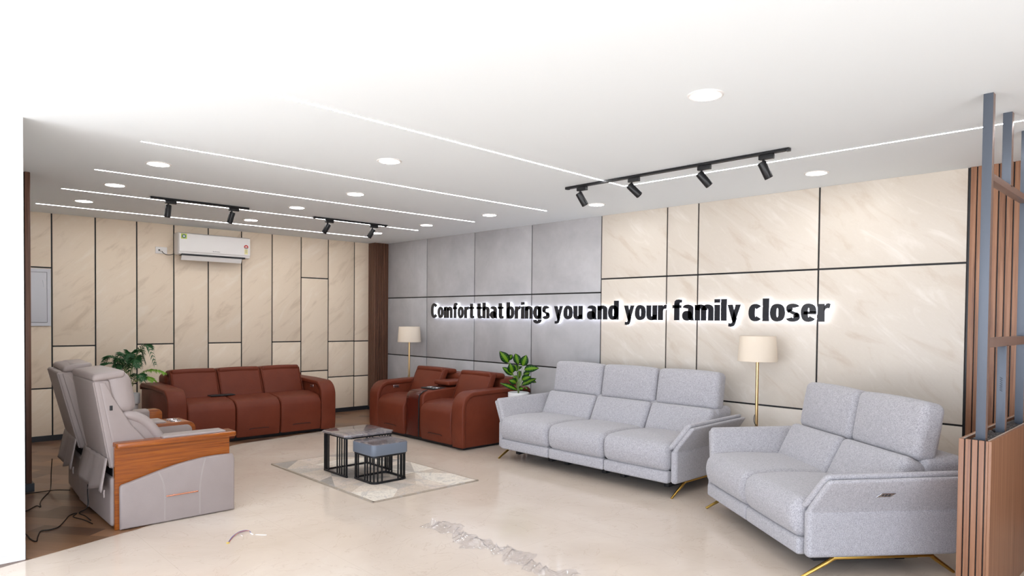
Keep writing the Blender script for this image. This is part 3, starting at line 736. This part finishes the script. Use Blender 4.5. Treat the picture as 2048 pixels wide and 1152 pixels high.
bm = B(); rbox(bm, 4.303, 4.312, -4.566, -4.345, .186, .197, .004, 2); o = RC('accent_bar', bm, 'copper', lc); o['label'] = 'thin rose copper bar'
slab = [(4.13,-4.885),(4.285,-4.885)]+arc(4.285,-4.855,.03,-90,0,4)[1:]+[(4.315,-4.09)]+arc(4.285,-4.09,.03,0,90,4)[1:]+[(4.13,-4.055)]
bm = B(); extr(bm, slab, 2, .572, .608, .006, 2); RC('armrest_top', bm, 'teak')
bm = B(); rbox(bm, 4.14, 4.285, -4.58, -4.135, .604, .622, .012, 3, (2,4,1), (0,0,.004)); o = RC('armrest_pad', bm, 'taupe')
bm = B(); rbox(bm, 4.12, 4.234, -4.88, -4.12, .02, .572, .015, 2); RC('arm_inner', bm, 'taupe')
# centre console
prc = [(-4.75,.10),(-4.13,.10)]+arc(-4.17,.545,.06,0,90,6)+[(-4.75,.60)]
bm = B(); extr(bm, prc, 0, 3.27, 3.545, .004, 2); RC('console', bm, 'teak')
prc2 = [(-4.75,.10),(-4.145,.10)]+arc(-4.185,.535,.045,0,90,6)+[(-4.75,.578)]
bm = B(); extr(bm, prc2, 0, 3.535, 3.556, .006, 2); cs = RC('console_side', bm, 'taupe')
bm = B(); rbox(bm, 3.30, 3.52, -4.66, -4.33, .595, .622, .012, 3, 2, (0,0,.005)); RC('armrest_pad', bm, 'taupe')
bm = B(); rbox(bm, 3.554, 3.560, -4.37, -4.255, .487, .523, .003, 2); sw = RC('switch_plate', bm, 'chrome'); sw['label'] = 'silver switch plate with black buttons'
for yy in (-4.345, -4.312, -4.28):
    bm = B(); rbox(bm, 3.559, 3.563, yy-.010, yy+.010, .496, .514, .002, 1); RC('button', bm, 'mech', sw)
for yy, xx in ((-4.24, 3.36), (-4.24, 3.46)):
    bm = B(); lathe(bm, [(.034,.602),(.036,.609),(.044,.610),(.046,.602)], 20, xx, yy); RC('cup_ring', bm, 'chrome')
# far arm
pra = [(-4.66,.03),(-4.10,.03)]+arc(-4.14,.56,.045,0,90,5)+[(-4.66,.605)]
bm = B(); extr(bm, pra, 0, 2.50, 2.60, .006, 2); RC('arm_panel', bm, 'teak')
bm = B(); rbox(bm, 2.495, 2.612, -4.62, -4.20, .50, .612, .03, 3, 2); RC('armrest_pad', bm, 'taupe')
bm = B(); rbox(bm, 3.262, 3.552, -4.905, -4.7, .015, .36, .012, 2); RC('console_base', bm, 'taupe')
bm = B(); rbox(bm, 4.21, 4.219, -4.905, -4.885, .83, .865, .003, 1); RC('side_clip', bm, 'mech')
# ------------------------------------------------------------------ rug
bm = B(); lay = bm.loops.layers.color.new('tone')
X0, X1, Y0, Y1 = 2.96, 4.86, -3.19, -2.07; nx, ny = 6, 4
rnd = random.Random(11); gr = {}
for i in range(nx+1):
    for j in range(ny+1):
        jx = 0 if i in (0, nx) else rnd.uniform(-.11, .11); jy = 0 if j in (0, ny) else rnd.uniform(-.10, .10)
        gr[i, j] = bm.verts.new((X0+.02+(X1-X0-.04)*i/nx+jx, Y0+.02+(Y1-Y0-.04)*j/ny+jy, .0105))
tones = [srgb(230,223,215), srgb(238,232,225), srgb(242,238,232), srgb(208,204,200), srgb(224,219,214), srgb(234,227,220)]
for i in range(nx):
    for j in range(ny):
        a, b, c, d = gr[i,j], gr[i+1,j], gr[i+1,j+1], gr[i,j+1]
        tri = [(a,b,c),(a,c,d)] if rnd.random() < .5 else [(a,b,d),(b,c,d)]
        for tr in tri:
            f = bm.faces.new(tr); col = rnd.choice(tones)
            for l in f.loops: l[lay] = col
# border and thickness
def rq(pts, col):
    f = bm.faces.new([bm.verts.new(p) for p in pts])
    for l in f.loops: l[lay] = col
z = .0104; cb = srgb(214,207,198)
for (xa, ya, xb, yb) in ((X0,Y0,X1,Y0+.022),(X0,Y1-.022,X1,Y1),(X0,Y0,X0+.022,Y1),(X1-.022,Y0,X1,Y1)):
    rq([(xa,ya,z+.0002),(xb,ya,z+.0002),(xb,yb,z+.0002),(xa,yb,z+.0002)], cb)
for p, q in (((X0,Y0),(X1,Y0)),((X1,Y0),(X1,Y1)),((X1,Y1),(X0,Y1)),((X0,Y1),(X0,Y0))):
    rq([(*p,0.0005),(*q,0.0005),(*q,z),(*p,z)], cb)
tag(obj('area_rug', bm, 'rug', None, None), 'cream and grey rug of marbled triangles under the coffee tables', 'rug')
# ------------------------------------------------------------------ nesting coffee tables
def rounded_rect(x0, x1, y0, y1, r, n=5, cham=False):
    out = []
    for cx, cy, a in ((x1-r,y0+r,-90),(x1-r,y1-r,0),(x0+r,y1-r,90),(x0+r,y0+r,180)):
        out += arc(cx, cy, r, a, a+90, 1 if cham else n)
    return out
RUGZ = .0115
t = thing('nesting_table', 'larger nesting coffee table with a dark marble top and open black rod frame', 'coffee table', (3.78,-2.68,RUGZ))
def TB(name, bm, m, ox_, oy_, par, smooth=35, kind=None):
    for v in bm.verts: v.co.x -= ox_; v.co.y -= oy_; v.co.z -= RUGZ
    return obj(name, bm, m, par, smooth)
bm = B(); extr(bm, rounded_rect(3.55, 4.05, -2.965, -2.43, .05, cham=True), 2, .386, .404, .003, 2); TB('table_top', bm, 'tabletop', 3.78, -2.68, t)
def ring(bm, pts, z, w=.008, closed=True):
    P = [(x, y, z) for x, y in pts]
    if closed: P.append(P[0])
    for a, b in zip(P, P[1:]):
        a, b = Vector(a), Vector(b); d = (b-a)
        if d.length < 1e-4: continue
        d.normalize(); n = Vector((-d.y, d.x, 0))*w; up = Vector((0,0,w)); a2, b2 = a-d*w, b+d*w
        vs = [bm.verts.new(p+s*n+q*up) for p in (a2, b2) for s in (-1,1) for q in (-1,1)]
        for f in ((0,1,3,2),(4,6,7,5),(0,4,5,1),(2,3,7,6),(0,2,6,4),(1,5,7,3)): bm.faces.new([vs[i] for i in f])
bm = B(); ring(bm, [(3.995,-2.93),(3.585,-2.93),(3.575,-2.92),(3.575,-2.465),(3.585,-2.455),(3.995,-2.455)], .020, closed=False); TB('base_frame', bm, 'black', 3.78, -2.68, t); bm = B()
ring(bm, rounded_rect(3.575, 4.02, -2.935, -2.45, .04, cham=True), .377, .009); TB('frame', bm, 'black', 3.78, -2.68, t)
rods = [(3.585,-2.93),(3.61,-2.93),(3.66,-2.93),(3.575,-2.90),(3.82,-2.93),(3.865,-2.93),(3.905,-2.93),(3.95,-2.93),(3.99,-2.93),
        (3.575,-2.46),(3.62,-2.455),(3.67,-2.455),(3.80,-2.455),(3.85,-2.455),(3.90,-2.455),(3.945,-2.455),(3.99,-2.455)]
for k, (x, y) in enumerate(rods):
    w = .008 if k in (0, 8, 9, 16) else .0052; bm = B(); rbox(bm, x-w, x+w, y-w, y+w, .014, .372, .001, 1); TB('rod', bm, 'black', 3.78, -2.68, t)
t = thing('nesting_table', 'smaller nesting table with a blue-grey box top and black rod cage', 'coffee table', (4.22,-2.71,RUGZ))
bm = B(); extr(bm, rounded_rect(4.03, 4.40, -2.905, -2.52, .045, 6), 2, .262, .358, .004, 2); TB('drawer_box', bm, 'tablebox', 4.22, -2.71, t)
bm = B(); extr(bm, rounded_rect(4.036, 4.394, -2.899, -2.526, .042, 6), 2, .356, .366, .002, 1); TB('table_top', bm, 'tabletop', 4.22, -2.71, t)
rr = rounded_rect(4.045, 4.385, -2.89, -2.535, .05, 4)
bm = B(); ring(bm, rr, .021, .0085); TB('base_frame', bm, 'black', 4.22, -2.71, t); bm = B(); ring(bm, rr, .254, .0085); TB('frame', bm, 'black', 4.22, -2.71, t)
rods = [(4.045,-2.84),(4.047,-2.86),(4.06,-2.878),(4.09,-2.89),(4.13,-2.89)]
rods += [(4.245,-2.89),(4.285,-2.89),(4.335,-2.89),(4.37,-2.875),(4.385,-2.845),(4.385,-2.80)]
rods += [(4.385,-2.63),(4.385,-2.59),(4.372,-2.55),(4.335,-2.535),(4.285,-2.535),(4.14,-2.535),(4.095,-2.535),(4.06,-2.548),(4.045,-2.585),(4.045,-2.63)]
for x, y in rods: bm = B(); rbox(bm, x-.0055, x+.0055, y-.0055, y+.0055, .018, .252, .001, 1); TB('rod', bm, 'black', 4.22, -2.71, t)

# ------------------------------------------------------------------ floor lamps
def floor_lamp(x, y, label):
    t = thing('floor_lamp', label, 'floor lamp', (x, y, 0), 0, 'brass floor lamps with linen drum shades')
    bm = B(); lathe(bm, [(0,0),(.135,0),(.14,.004),(.14,.014),(.134,.019),(.02,.022),(.016,.03),(0,.03)], 36); obj('base', bm, 'brass_pale', t)
    bm = B(); tube(bm, [(0,0,.02),(0,0,1.2)], .0135, 16); obj('pole', bm, 'brass_pale', t)
    bm = B(); tube(bm, [(0,0,1.18),(0,0,1.22)], .02, 14); lathe(bm, [(.0,1.22),(.028,1.23),(.034,1.26),(.028,1.29),(0,1.30)], 16); obj('bulb_holder', bm, 'white_gloss', t)
    bm = B(); lathe(bm, [(.172,1.128),(.1735,1.130),(.1565,1.355),(.155,1.357),(.1535,1.355),(.1705,1.130),(.172,1.128)], 56); sh = obj('lamp_shade', bm, 'shade', t)
    bm = B()
    for a in (0, 120, 240): tube(bm, [(0,0,1.335),(.154*math.cos(math.radians(a)), .154*math.sin(math.radians(a)), 1.345)], .002, 6)
    obj('shade_spider', bm, 'brass_pale', sh)
    bm = B(); tube(bm, smooth_path([(-.016,-.004,.64),(-.02,-.008,.60),(-.004,-.02,.56),(.05,-.02,.50),(.09,.04,.44),(.11,.12,.30),(.12,.2,.06),(.10,.24,.01)], 5), .003, 6); obj('cord', bm, 'cable', t)
floor_lamp(1.175, -.27, 'brass floor lamp behind the two-seat brown sofa, in front of the grey panels')
floor_lamp(6.63, -.27, 'brass floor lamp between the two grey sofas, in front of the marble panels')

# ------------------------------------------------------------------ potted plants
def pot(t, r, zt, hp):
    bm = B(); lathe(bm, [(0,zt-hp),(r*.93,zt-hp),(r*.985,zt-hp+.008),(r,zt-hp+.03),(r,zt-.003),(r-.004,zt),(r-.010,zt-.002),(r-.012,zt-.03),(0,zt-.03)], 40); p = obj('pot', bm, 'white_gloss', t)
    bm = B(); lathe(bm, [(0,zt-.028),(r-.014,zt-.026)], 24); obj('soil', bm, 'soil', p)
    zz = zt-hp
    bm = B(); lathe(bm, [(r*.80,zz-.085),(r*.82,zz-.083),(r*.82,zz-.012),(r*.80,zz-.01),(r*.78,zz-.012),(r*.78,zz-.083),(r*.80,zz-.085)], 36); st = obj('stand_ring', bm, 'white_gloss', t)
    for a in (20, 110, 200, 290):
        c, s = math.cos(math.radians(a)), math.sin(math.radians(a)); bm = B(); tube(bm, [(r*.86*c,r*.86*s,zz),(r*.86*c,r*.86*s,zz-.09),(r*.98*c,r*.98*s,0)], .007, 8); obj('stand_leg', bm, 'brass_pale' if a == 290 else 'white', t)
# palm
t = thing('potted_palm', 'dark green feathery palm in a white pot between the recliner and the brown sofa', 'potted plant', (.62,-3.875,0))
pot(t, .105, .565, .125)
fr = random.Random(3)
# (azimuth as seen by camera, reach, top height, droop, light)
cr = Vector((.69,.724,0)); cf = Vector((-.724,.69,0))   # right / away directions seen from the photo side
fronds = [(-.28,.02,.99,.10,0),(-.26,-.08,.92,.06,0),(-.14,.10,1.02,.10,0),(-.10,-.1,.96,.08,0),(.02,-.02,1.03,.10,0),(.10,.08,1.05,.12,0),(.25,-.03,1.12,.2,0),(.14,-.12,.97,.08,0),(.02,.13,.98,.1,0),(-.2,.15,.95,.1,0),(-.03,-.14,.90,.05,0),(.30,.02,.84,.03,1),(.24,-.05,.76,.03,1),(.2,-.14,.80,.06,0)]
for rx, fy, zt, dr, light in fronds:
    base = Vector((fr.uniform(-.02,.02), fr.uniform(-.02,.02), .54))
    tip = cr*rx+cf*fy; hd = tip.normalized()
    pts = smooth_path([base, base+tip*.12+Vector((0,0,(zt-.54)*.5)), tip*.55+Vector((0,0,zt-.02)), tip*.95+Vector((0,0,zt)), tip*1.28+Vector((0,0,zt-dr))], 6)
    bm = B(); tube(bm, pts[:13], .0032, 6); o = obj('stem', bm, 'stem', t)
    bm = B(); tube(bm, pts[10:], .002, 5)
    rib = pts[9:]
    for k, p in enumerate(rib):
        d = (rib[min(k+1,len(rib)-1)]-rib[max(k-1,0)]).normalized(); side = d.cross(Vector((0,0,1))).normalized()
        f = k/(len(rib)-1); Ln = .115*(1-.55*abs(f-.3)/.7)*(1.0 if f < .95 else .8)
        for s in (-1, 1):
            for q in (0, .5):
                pp = p+d*.008*q; dirn = (side*s*.80+d*.62+Vector((0,0,fr.uniform(-.25,.10)))).normalized(); w = d*.0075
                m1 = pp+dirn*Ln*.5+Vector((0,0,.006)); e = pp+dirn*Ln+Vector((0,0,-.018))
                v = [bm.verts.new(c) for c in (pp-w*.3, pp+w*.3, m1+w, e, m1-w)]; bm.faces.new(v)
    o = obj('frond', bm, 'palm_light' if light else 'palm', t, None)
    if light: o['label'] = 'bright green frond'
# dieffenbachia
t = thing('potted_dieffenbachia', 'leafy plant with yellow-centred green leaves in a white pot beside the long grey sofa', 'potted plant', (3.87,-.61,0))
pot(t, .122, .632, .16)
def leaf(parent, base, tip, width, bend=0.03, roll=0.0, stem_from=None):
    base, tip = Vector(base), Vector(tip); d = tip-base; L = d.length; d.normalize()
    toCam = Vector((.72,-.69,.25)).normalized(); side = d.cross(toCam).normalized(); nrm = side.cross(d).normalized()
    if roll: side = (side*math.cos(roll)+nrm*math.sin(roll)).normalized(); nrm = side.cross(d).normalized()
    bm = B(); lay = bm.loops.layers.color.new('tone'); n = 12; cols = 7; G_ = []
    for k in range(n+1):
        f = k/n; w = width*(math.sin(PI*f**.82)**.8)*(1-.15*f) if 0 < f < 1 else .0008; row = []
        c = base+d*L*f+nrm*(bend*math.sin(PI*f*.9)); c.z -= bend*.8*f*f
        for j in range(cols):
            u = (j/(cols-1)-.5)*2; row.append(bm.verts.new(c+side*w*u+nrm*(abs(u)**1.3*w*.28)))
        G_.append(row)
    for k in range(n):
        for j in range(cols-1):
            f = bm.faces.new((G_[k][j], G_[k][j+1], G_[k+1][j+1], G_[k+1][j])); u = abs((j+.5)/(cols-1)-.5)*2
            cc = srgb(160,186,72) if u < .2 else (srgb(108,158,52) if (u < .62 and 0 < k < n-2) else srgb(44,98,48))
            if .3 < u < .62 and k % 2: cc = srgb(70,126,48)
            for l in f.loops: l[lay] = cc
    o = obj('leaf', bm, 'leaf', parent, 'keep'); return o
def pw(px, py, depth=0):     # local offsets: px to the right as the photo sees it, py up, depth away
    v = cr*px+cf*depth; return Vector((v.x, v.y, py))
sc = 7.85/1350; SX = .0059; zb = .63; k9 = SX/9.6
def q(zx, zy, dep=0): return pw((zx-545)*k9, zb+(980-zy)*k9, dep)
LV = [((350,410),(180,165),.058,-.05),((355,375),(420,240),.036,.02),((540,450),(480,220),.050,.03),((620,475),(690,235),.056,-.03),((650,540),(930,480),.050,-.06),
      ((430,600),(375,375),.052,-.08),((430,650),(235,470),.040,-.03),((515,590),(470,440),.042,.06),((500,790),(360,710),.045,-.06),((520,920),(190,760),.030,-.09),
      ((610,740),(780,640),.045,-.05),((600,850),(890,700),.040,.04),((560,910),(650,860),.030,-.06),((660,880),(715,915),.014,.0),((520,790),(480,650),.040,.07),((690,760),(890,780),.028,.06),((640,660),(760,590),.035,.02),((540,560),(570,470),.034,.07),((570,720),(560,560),.03,.09)]
crown = q(545, 930)
for (a, b, w, dep) in LV:
    A_, Bq = q(*a, dep), q(*b, dep*1.6+.02); leaf(t, A_, Bq, w, .022)
    bm = B(); tube(bm, smooth_path([pw(0,.60), crown+(A_-crown)*.3+Vector((0,0,.0)), A_], 4), .003, 6); obj('stem', bm, 'stem', t)
bm = B(); tube(bm, [pw(0,.59), pw(.0,.66), pw(.004,.76)], [.010,.009,.005], 8); obj('stem', bm, 'stem', t)

# ------------------------------------------------------------------ air conditioner, socket, access panel on the left wall
t = thing('air_conditioner', 'white wall-mounted air conditioner with its flap open and two stickers', 'air conditioner', (T_,-2.735,2.43))
x0 = 0
prof = [(0,-.135),(.13,-.150),(.185,-.135),(.196,-.10),(.200,.0),(.198,.11),(.190,.132),(.17,.142),(0,.142)]  # (x,z)
bm = B()
for v in [0]:
    pts = [Vector(p) for p in prof]
    lays = [(-.468,.012),(-.466,.006),(-.460,0),(.460,0),(.466,.006),(.468,.012)]; rings = []
    for yy, d in lays: rings.append([bm.verts.new((c[0], yy, c[1])) for c in (inset_poly(pts, d) if d else pts)])
    for a, b in zip(rings, rings[1:]):
        for i in range(len(pts)): bm.faces.new((a[i], a[(i+1)%len(pts)], b[(i+1)%len(pts)], b[i]))
    bm.faces.new(rings[0]); bm.faces.new(rings[-1])
obj('housing', bm, 'white', t)
bm = B(); rbox(bm, .194, .205, -.462, .462, -.105, .130, .005, 2, 2, (.002,0,0)); fp_ = obj('front_panel', bm, 'white', t)
bm = B(); rbox(bm, .08, .19, -.43, .40, -.153, -.130, .003, 1); o = obj('air_outlet', bm, 'mech', t)
bm = B(); rbox(bm, 0, .075, -.425, .36, -.004, .004, .003, 2, (3,2,1), (0,0,0), lambda c: Vector((.178-c.x*.42, c.y, -.152-c.x*.78+c.z))); fl = obj('louver', bm, 'white', t)
for yy in (-.22, .08, .33):
    bm = B(); rbox(bm, .13, .145, yy-.006, yy+.006, -.16, -.14, .002, 1); obj('louver_hinge', bm, 'mech', fl)
M['st_yellow'] = mat('yellow_green_sticker', srgb(196, 204, 60), .5); M['st_teal'] = mat('teal_seal_print', srgb(70, 120, 110), .5)
M['st_red'] = mat('red_print', srgb(196, 58, 50), .5); M['st_cream'] = mat('cream_sticker', srgb(232, 222, 160), .5); M['print_grey'] = mat('grey_print', srgb(120, 118, 120), .4)
def flat(x, y, z, pts, m, parent, th=.0008, name='sticker'):
    bm = B(); extr(bm, [(y+a, z+b) for a, b in pts], 0, x, x+th); return obj(name, bm, m, parent, None)
s = flat(.2055, -.405, .092, [(-.035,-.032),(.035,-.032),(.035,.032),(-.035,.032)], 'st_yellow', fp_); s['label'] = 'square yellow-green sticker'
star = []
for k in range(16): a = 2*PI*k/16; r_ = .029 if k % 2 else .024; star.append((r_*math.cos(a), r_*math.sin(a)))
flat(.2065, -.405, .092, star, 'st_teal', s, name='seal'); flat(.2075, -.405, .092, arc(0,0,.012,0,345,12), 'white', s, name='seal')
s = flat(.2055, .405, -.035, [(-.022,-.052),(.022,-.052),(.022,.02),(-.022,.02)], 'st_cream', fp_); s['label'] = 'energy rating sticker with a red fan'
flat(.2065, .405, .012, arc(0,0,.030,-15,195,14), 'st_red', s, name='rating_fan')
flat(.2072, .405, .012, [(c*.62, d*.62) for c, d in arc(0,0,.022,-10,190,10)], 'white', s, name='rating_fan')
flat(.2065, .405, .004, [(-.026,-.012),(.026,-.012),(.022,.0),(-.022,.0)], 'print_grey', s, name='rating_fan')
for zz in (-.025, -.045, -.062): flat(.2065, .405, zz, [(-.014,-.003),(.014,-.003),(.014,.003),(-.014,.003)], 'print_grey', s, name='print_line')
# small grey raised lettering of the maker, too small to read: a row of short strokes
wm = B()
for k in range(9):
    yy = -.04+k*.0105; extr(wm, [(yy,-.086),(yy+.0075,-.086),(yy+.0075,-.079 if k % 3 else -.076),(yy,-.079 if k % 3 else -.076)], 0, .2055, .2065)
obj('name_strip', wm, 'print_grey', fp_, None)
t = thing('wall_socket', 'white wall socket left of the air conditioner with a plug in it', 'socket', (T_,-3.355,2.335))
bm = B(); rbox(bm, 0, .012, -.07, .07, -.043, .043, .004, 2); obj('face_plate', bm, 'white', t)
bm = B(); rbox(bm, .010, .016, -.035, -.018, -.008, .012, .002, 1); obj('switch', bm, 'mech', t)
bm = B(); lathe(bm, [(0,.0),(.016,.0),(.017,.02),(.012,.03),(0,.03)], 16)
for v in bm.verts: v.co = Vector((v.co.z+.010, v.co.x-.006, v.co.y))
obj('plug', bm, 'white', t)
bm = B(); tube(bm, smooth_path([(.03,-.005,.0),(.04,.015,-.035),(.03,.055,-.052),(.02,.105,-.051),(.03,.150,-.035)], 5), .004, 6); obj('cord', bm, 'cable', t)
t = thing('access_panel', 'pale grey framed metal hatch on the left wall beside the dark partition', 'hatch', (T_,-4.79,1.69))
bm = B()
extr(bm, [(-.232,-.335),(.232,-.335),(.232,.335),(-.232,.335)], 0, 0, .022, .003, 1); obj('frame', bm, 'grey_frame', t)
bm = B(); rbox(bm, .02, .03, -.19, .19, -.29, .29, .003, 1); obj('door', bm, 'grey_frame', t)
bm = B()
for a, b, c, d in ((-.195,-.192,-.295,.295),(.192,.195,-.295,.295)): box(bm, .0215, .0235, a, b, c, d)
for c, d in ((-.295,-.292),(.292,.295)): box(bm, .0215, .0235, -.195, .195, c, d)
obj('door_gap', bm, 'groove', t, None)
bm = B(); tube(bm, [(.031,.15,.2),(.033,.155,.17),(.031,.16,.12)], .002, 6); obj('latch', bm, 'chrome', t)

# ------------------------------------------------------------------ wooden planter divider with steel posts and black stones
PX0, PX1, PYA, PYB, PZ = 8.592, 8.735, -1.985, -.06, .893
t = thing('planter_box', 'tall narrow walnut planter box with grooved end, at the right edge of the room', 'planter', ((PX0+PX1)/2, (PYA+PYB)/2, 0))
cx, cy = (PX0+PX1)/2, (PYA+PYB)/2
def PB(name, m, lo, hi, r=.002, par=None):
    bm = B(); rbox(bm, lo[0]-cx, hi[0]-cx, lo[1]-cy, hi[1]-cy, lo[2], hi[2], r, 1); return obj(name, bm, m, par or t)
sp = PB('side_panel', 'planter_wood', (PX1-.014, PYA, 0), (PX1, PYB, PZ)); PB('side_panel', 'planter_wood', (PX0, PYA+.012, 0), (PX0+.012, PYB, PZ))
PB('end_panel', 'planter_wood', (PX0+.012, PYB-.012, 0), (PX1-.014, PYB, PZ)); ep = PB('end_panel', 'groove', (PX0+.001, PYA+.010, 0), (PX1-.014, PYA+.02, PZ))
k = 0; x = PX0
while x < PX1-.016:
    w = .0235; PB('slat', 'planter_wood', (x, PYA, 0), (min(x+w, PX1-.0145), PYA+.012, PZ), .002, ep); x += .0295
M['rim'] = mat('pale_cut_edge', srgb(176, 160, 148), .5)
PB('inner_liner', 'rim', (PX0+.012, PYA+.02, PZ-.004), (PX0+.020, PYB-.012, PZ+.001)); PB('inner_liner', 'rim', (PX1-.022, PYA+.02, PZ-.004), (PX1-.014, PYB-.012, PZ+.001))
PB('soil_bed', 'soil', (PX0+.012, PYA+.02, .75), (PX1-.014, PYB-.012, PZ-.045))
t = thing('metal_screen', 'blue-grey steel post screen rising from the planter to the ceiling', 'screen', (8.675,-1.3,0))
def post(y, z0, z1):
    bm = B(); rbox(bm, -.022, .022, y-.024+1.3, y+.024+1.3, z0, z1, .002, 1)
    for f in bm.faces:
        n = f.normal; f.normal_update()
        if f.normal.x > .7: f.material_index = 1
    return obj('post', bm, ['post', 'post_brown'], t)
zb_ = PZ-.045
post(-1.905, zb_, H); post(-1.45, zb_, 1.375); post(-1.45, 2.262, H); post(-.94, zb_, H); post(-.50, zb_, 1.375); post(-.50, 2.262, H); post(-.10, zb_, H)
for z0, z1 in ((1.368, 1.418), (2.235, 2.272)):
    for ya, yb in ((-1.881,-.964),(-.916,-.124)):
        bm = B(); rbox(bm, -.022, .022, ya+1.3, yb+1.3, z0, z1, .002, 1); obj('rail', bm, 'post_brown', t)
# handwritten scribble on the second post
bm = B(); zz = 1.19
pts = []
for k in range(14): pts.append((8.675+(.006 if k % 2 else -.006), -1.4755, zz-.006*k))
tube(bm, pts, .0012, 5); s = obj('pencil_scribble', bm, 'mech', t)
for v in s.data.vertices: v.co.x -= 8.675; v.co.y += 1.3
sr = random.Random(5); protos = []
for k in range(4):
    me = bmesh.new(); bmesh.ops.create_icosphere(me, subdivisions=2, radius=.019)
    a, b, c = sr.uniform(.75,1.25), sr.uniform(.7,1.1), sr.uniform(.5,.8)
    for v in me.verts:
        n = 1+.12*math.sin(v.co.x*190+k)+.1*math.sin(v.co.y*230+k*2); v.co = Vector((v.co.x*a*n, v.co.y*b*n, v.co.z*c*n))
    o = obj('pebble', me, 'stone', None, 60); protos.append(o)
n_ = 0; y = PYA+.045
while y < -.6:
    for xx in (PX0+.046, PX0+.069, PX0+.092):
        if any(abs(y-py) < .042 and abs(xx-8.675) < .038 for py in (-1.905,-1.45,-.94)): continue
        if n_ < 4: o = protos[n_]
        else: o = protos[n_ % 4].copy(); C.objects.link(o)
        o.location = (xx+sr.uniform(-.004,.004), y+sr.uniform(-.004,.004), PZ-.045+.019+(.006 if n_ % 3 == 0 else 0)); o.rotation_euler = (sr.uniform(-.3,.3), sr.uniform(-.3,.3), sr.uniform(0,6))
        tag(o, 'dark grey pebble among the stones filling the wooden planter', 'stone', 'dark pebbles in the planter'); n_ += 1
    y += .034
# ------------------------------------------------------------------ cables and litter on the floor
def cable(pts, label, r=.0035, m='cable', name='power_cable'):
    bm = B(); tube(bm, smooth_path(pts, 5), r, 8); return tag(obj(name, bm, m), label, 'cable')
cz = .0036
cable([(4.0,-4.965,cz),(3.85,-4.99,cz),(3.72,-5.03,cz),(3.63,-4.99,cz),(3.655,-5.04,cz),(3.80,-5.10,cz),(3.93,-5.16,cz),(3.96,-5.22,cz),(3.955,-5.265,cz),(4.08,-5.30,cz),(4.19,-5.325,cz),(4.10,-5.345,cz),(3.97,-5.35,cz),(3.90,-5.39,cz)], 'black cable zigzagging over the wood floor nearest the white pillar')
cable([(3.60,-4.912,.225),(3.59,-4.912,.14),(3.60,-4.915,.03),(3.63,-4.975,cz),(3.75,-4.96,cz),(3.9,-4.955,cz)], 'black cable running down the back of the near recliner')
cable([(2.60,-4.975,.25),(2.585,-4.98,.12),(2.60,-4.985,.02),(2.75,-5.02,cz),(3.0,-5.11,cz),(3.15,-5.146,cz),(3.25,-5.157,cz),(3.20,-5.18,cz),(3.31,-5.256,cz),(3.35,-5.35,cz)], 'black cable from behind the far recliner, kinked across the wood floor')
cable([(3.25,-4.965,.10),(3.0,-5.0,.06),(2.8,-5.02,.02),(2.72,-5.09,cz),(2.72,-5.19,cz),(2.78,-5.3,cz)], 'black cable sagging from the recliner to the dark partition')
t = thing('wiring_harness', 'loose bundle of thin coloured wires with a white connector on the beige floor', 'wires', (4.97,-4.28,0))
M['w_blue'] = mat('blue_wire', srgb(84, 96, 160), .4); M['w_red'] = mat('orange_wire', srgb(206, 120, 84), .4); M['w_yel'] = mat('yellow_plug', srgb(214, 184, 96), .4)
for m, dx in (('w_blue',0),('w_red',.006),('w_blue',-.006)):
    bm = B(); tube(bm, smooth_path([(5.046-4.97+dx,-4.405+4.28,.003),(4.95-4.97+dx,-4.34+4.28,.004),(4.90-4.97+dx,-4.27+4.28,.006+abs(dx)),(4.89-4.97+dx,-4.21+4.28,.004),(4.955-4.97,-4.215+4.28,.003)], 5), .0016, 6); obj('wire', bm, m, t)
bm = B(); rbox(bm, .075, .09, -.14, -.122, 0, .008, .002, 1); obj('plug', bm, 'w_yel', t)
bm = B(); rbox(bm, -.02, .022, .055, .065, 0, .006, .002, 1); rbox(bm, -.03, .0, -.005, .0, 0, .003, .001, 1, 1, (0,0,0), lambda c: c)
for v in bm.verts: pass
obj('connector', bm, 'white', t)
bm = B(); rbox(bm, -.03, .03, -.007, .007, 0, .004, .002, 1, 1, (0,0,0), lambda c: Vector((.06+c.x*.9+c.y*.3, .10+c.y+c.x*.75, c.z))); obj('tape_tab', bm, 'white', t)
# crumpled clear packing film
pr_ = random.Random(9); bm = B(); A_ = Vector((5.62,-3.17,0)); D_ = Vector((6.98,-3.22,0)); n1, n2 = 90, 12; G_ = []
ax_ = (D_-A_); perp = Vector((-ax_.y, ax_.x, 0)).normalized()
for i in range(n1+1):
    u = i/n1; wd = .085+.03*math.sin(u*21)+.02*math.sin(u*47+1); row = []
    off = perp*(.03*math.sin(u*13)); crest = .004
    for j in range(n2+1):
        v = j/n2*2-1; z = .001+crest*(1-v*v)+.003*pr_.random()+.034*(1-abs(math.sin(u*38+v*1.4+1.5*math.sin(u*23))))**3*(1-v*v*.7)+.012*(1-abs(math.sin(u*71+v*4)))**2
        row.append(bm.verts.new(A_+ax_*u+off+perp*(v*wd+.012*math.sin(u*80+v*2))+Vector((0,0,z))))
    G_.append(row)
for i in range(n1):
    for j in range(n2): bm.faces.new((G_[i][j], G_[i+1][j], G_[i+1][j+1], G_[i][j+1]))
tag(obj('plastic_film', bm, 'film', None, 'keep'), 'crumpled strip of clear plastic film lying on the polished floor', 'plastic wrap')
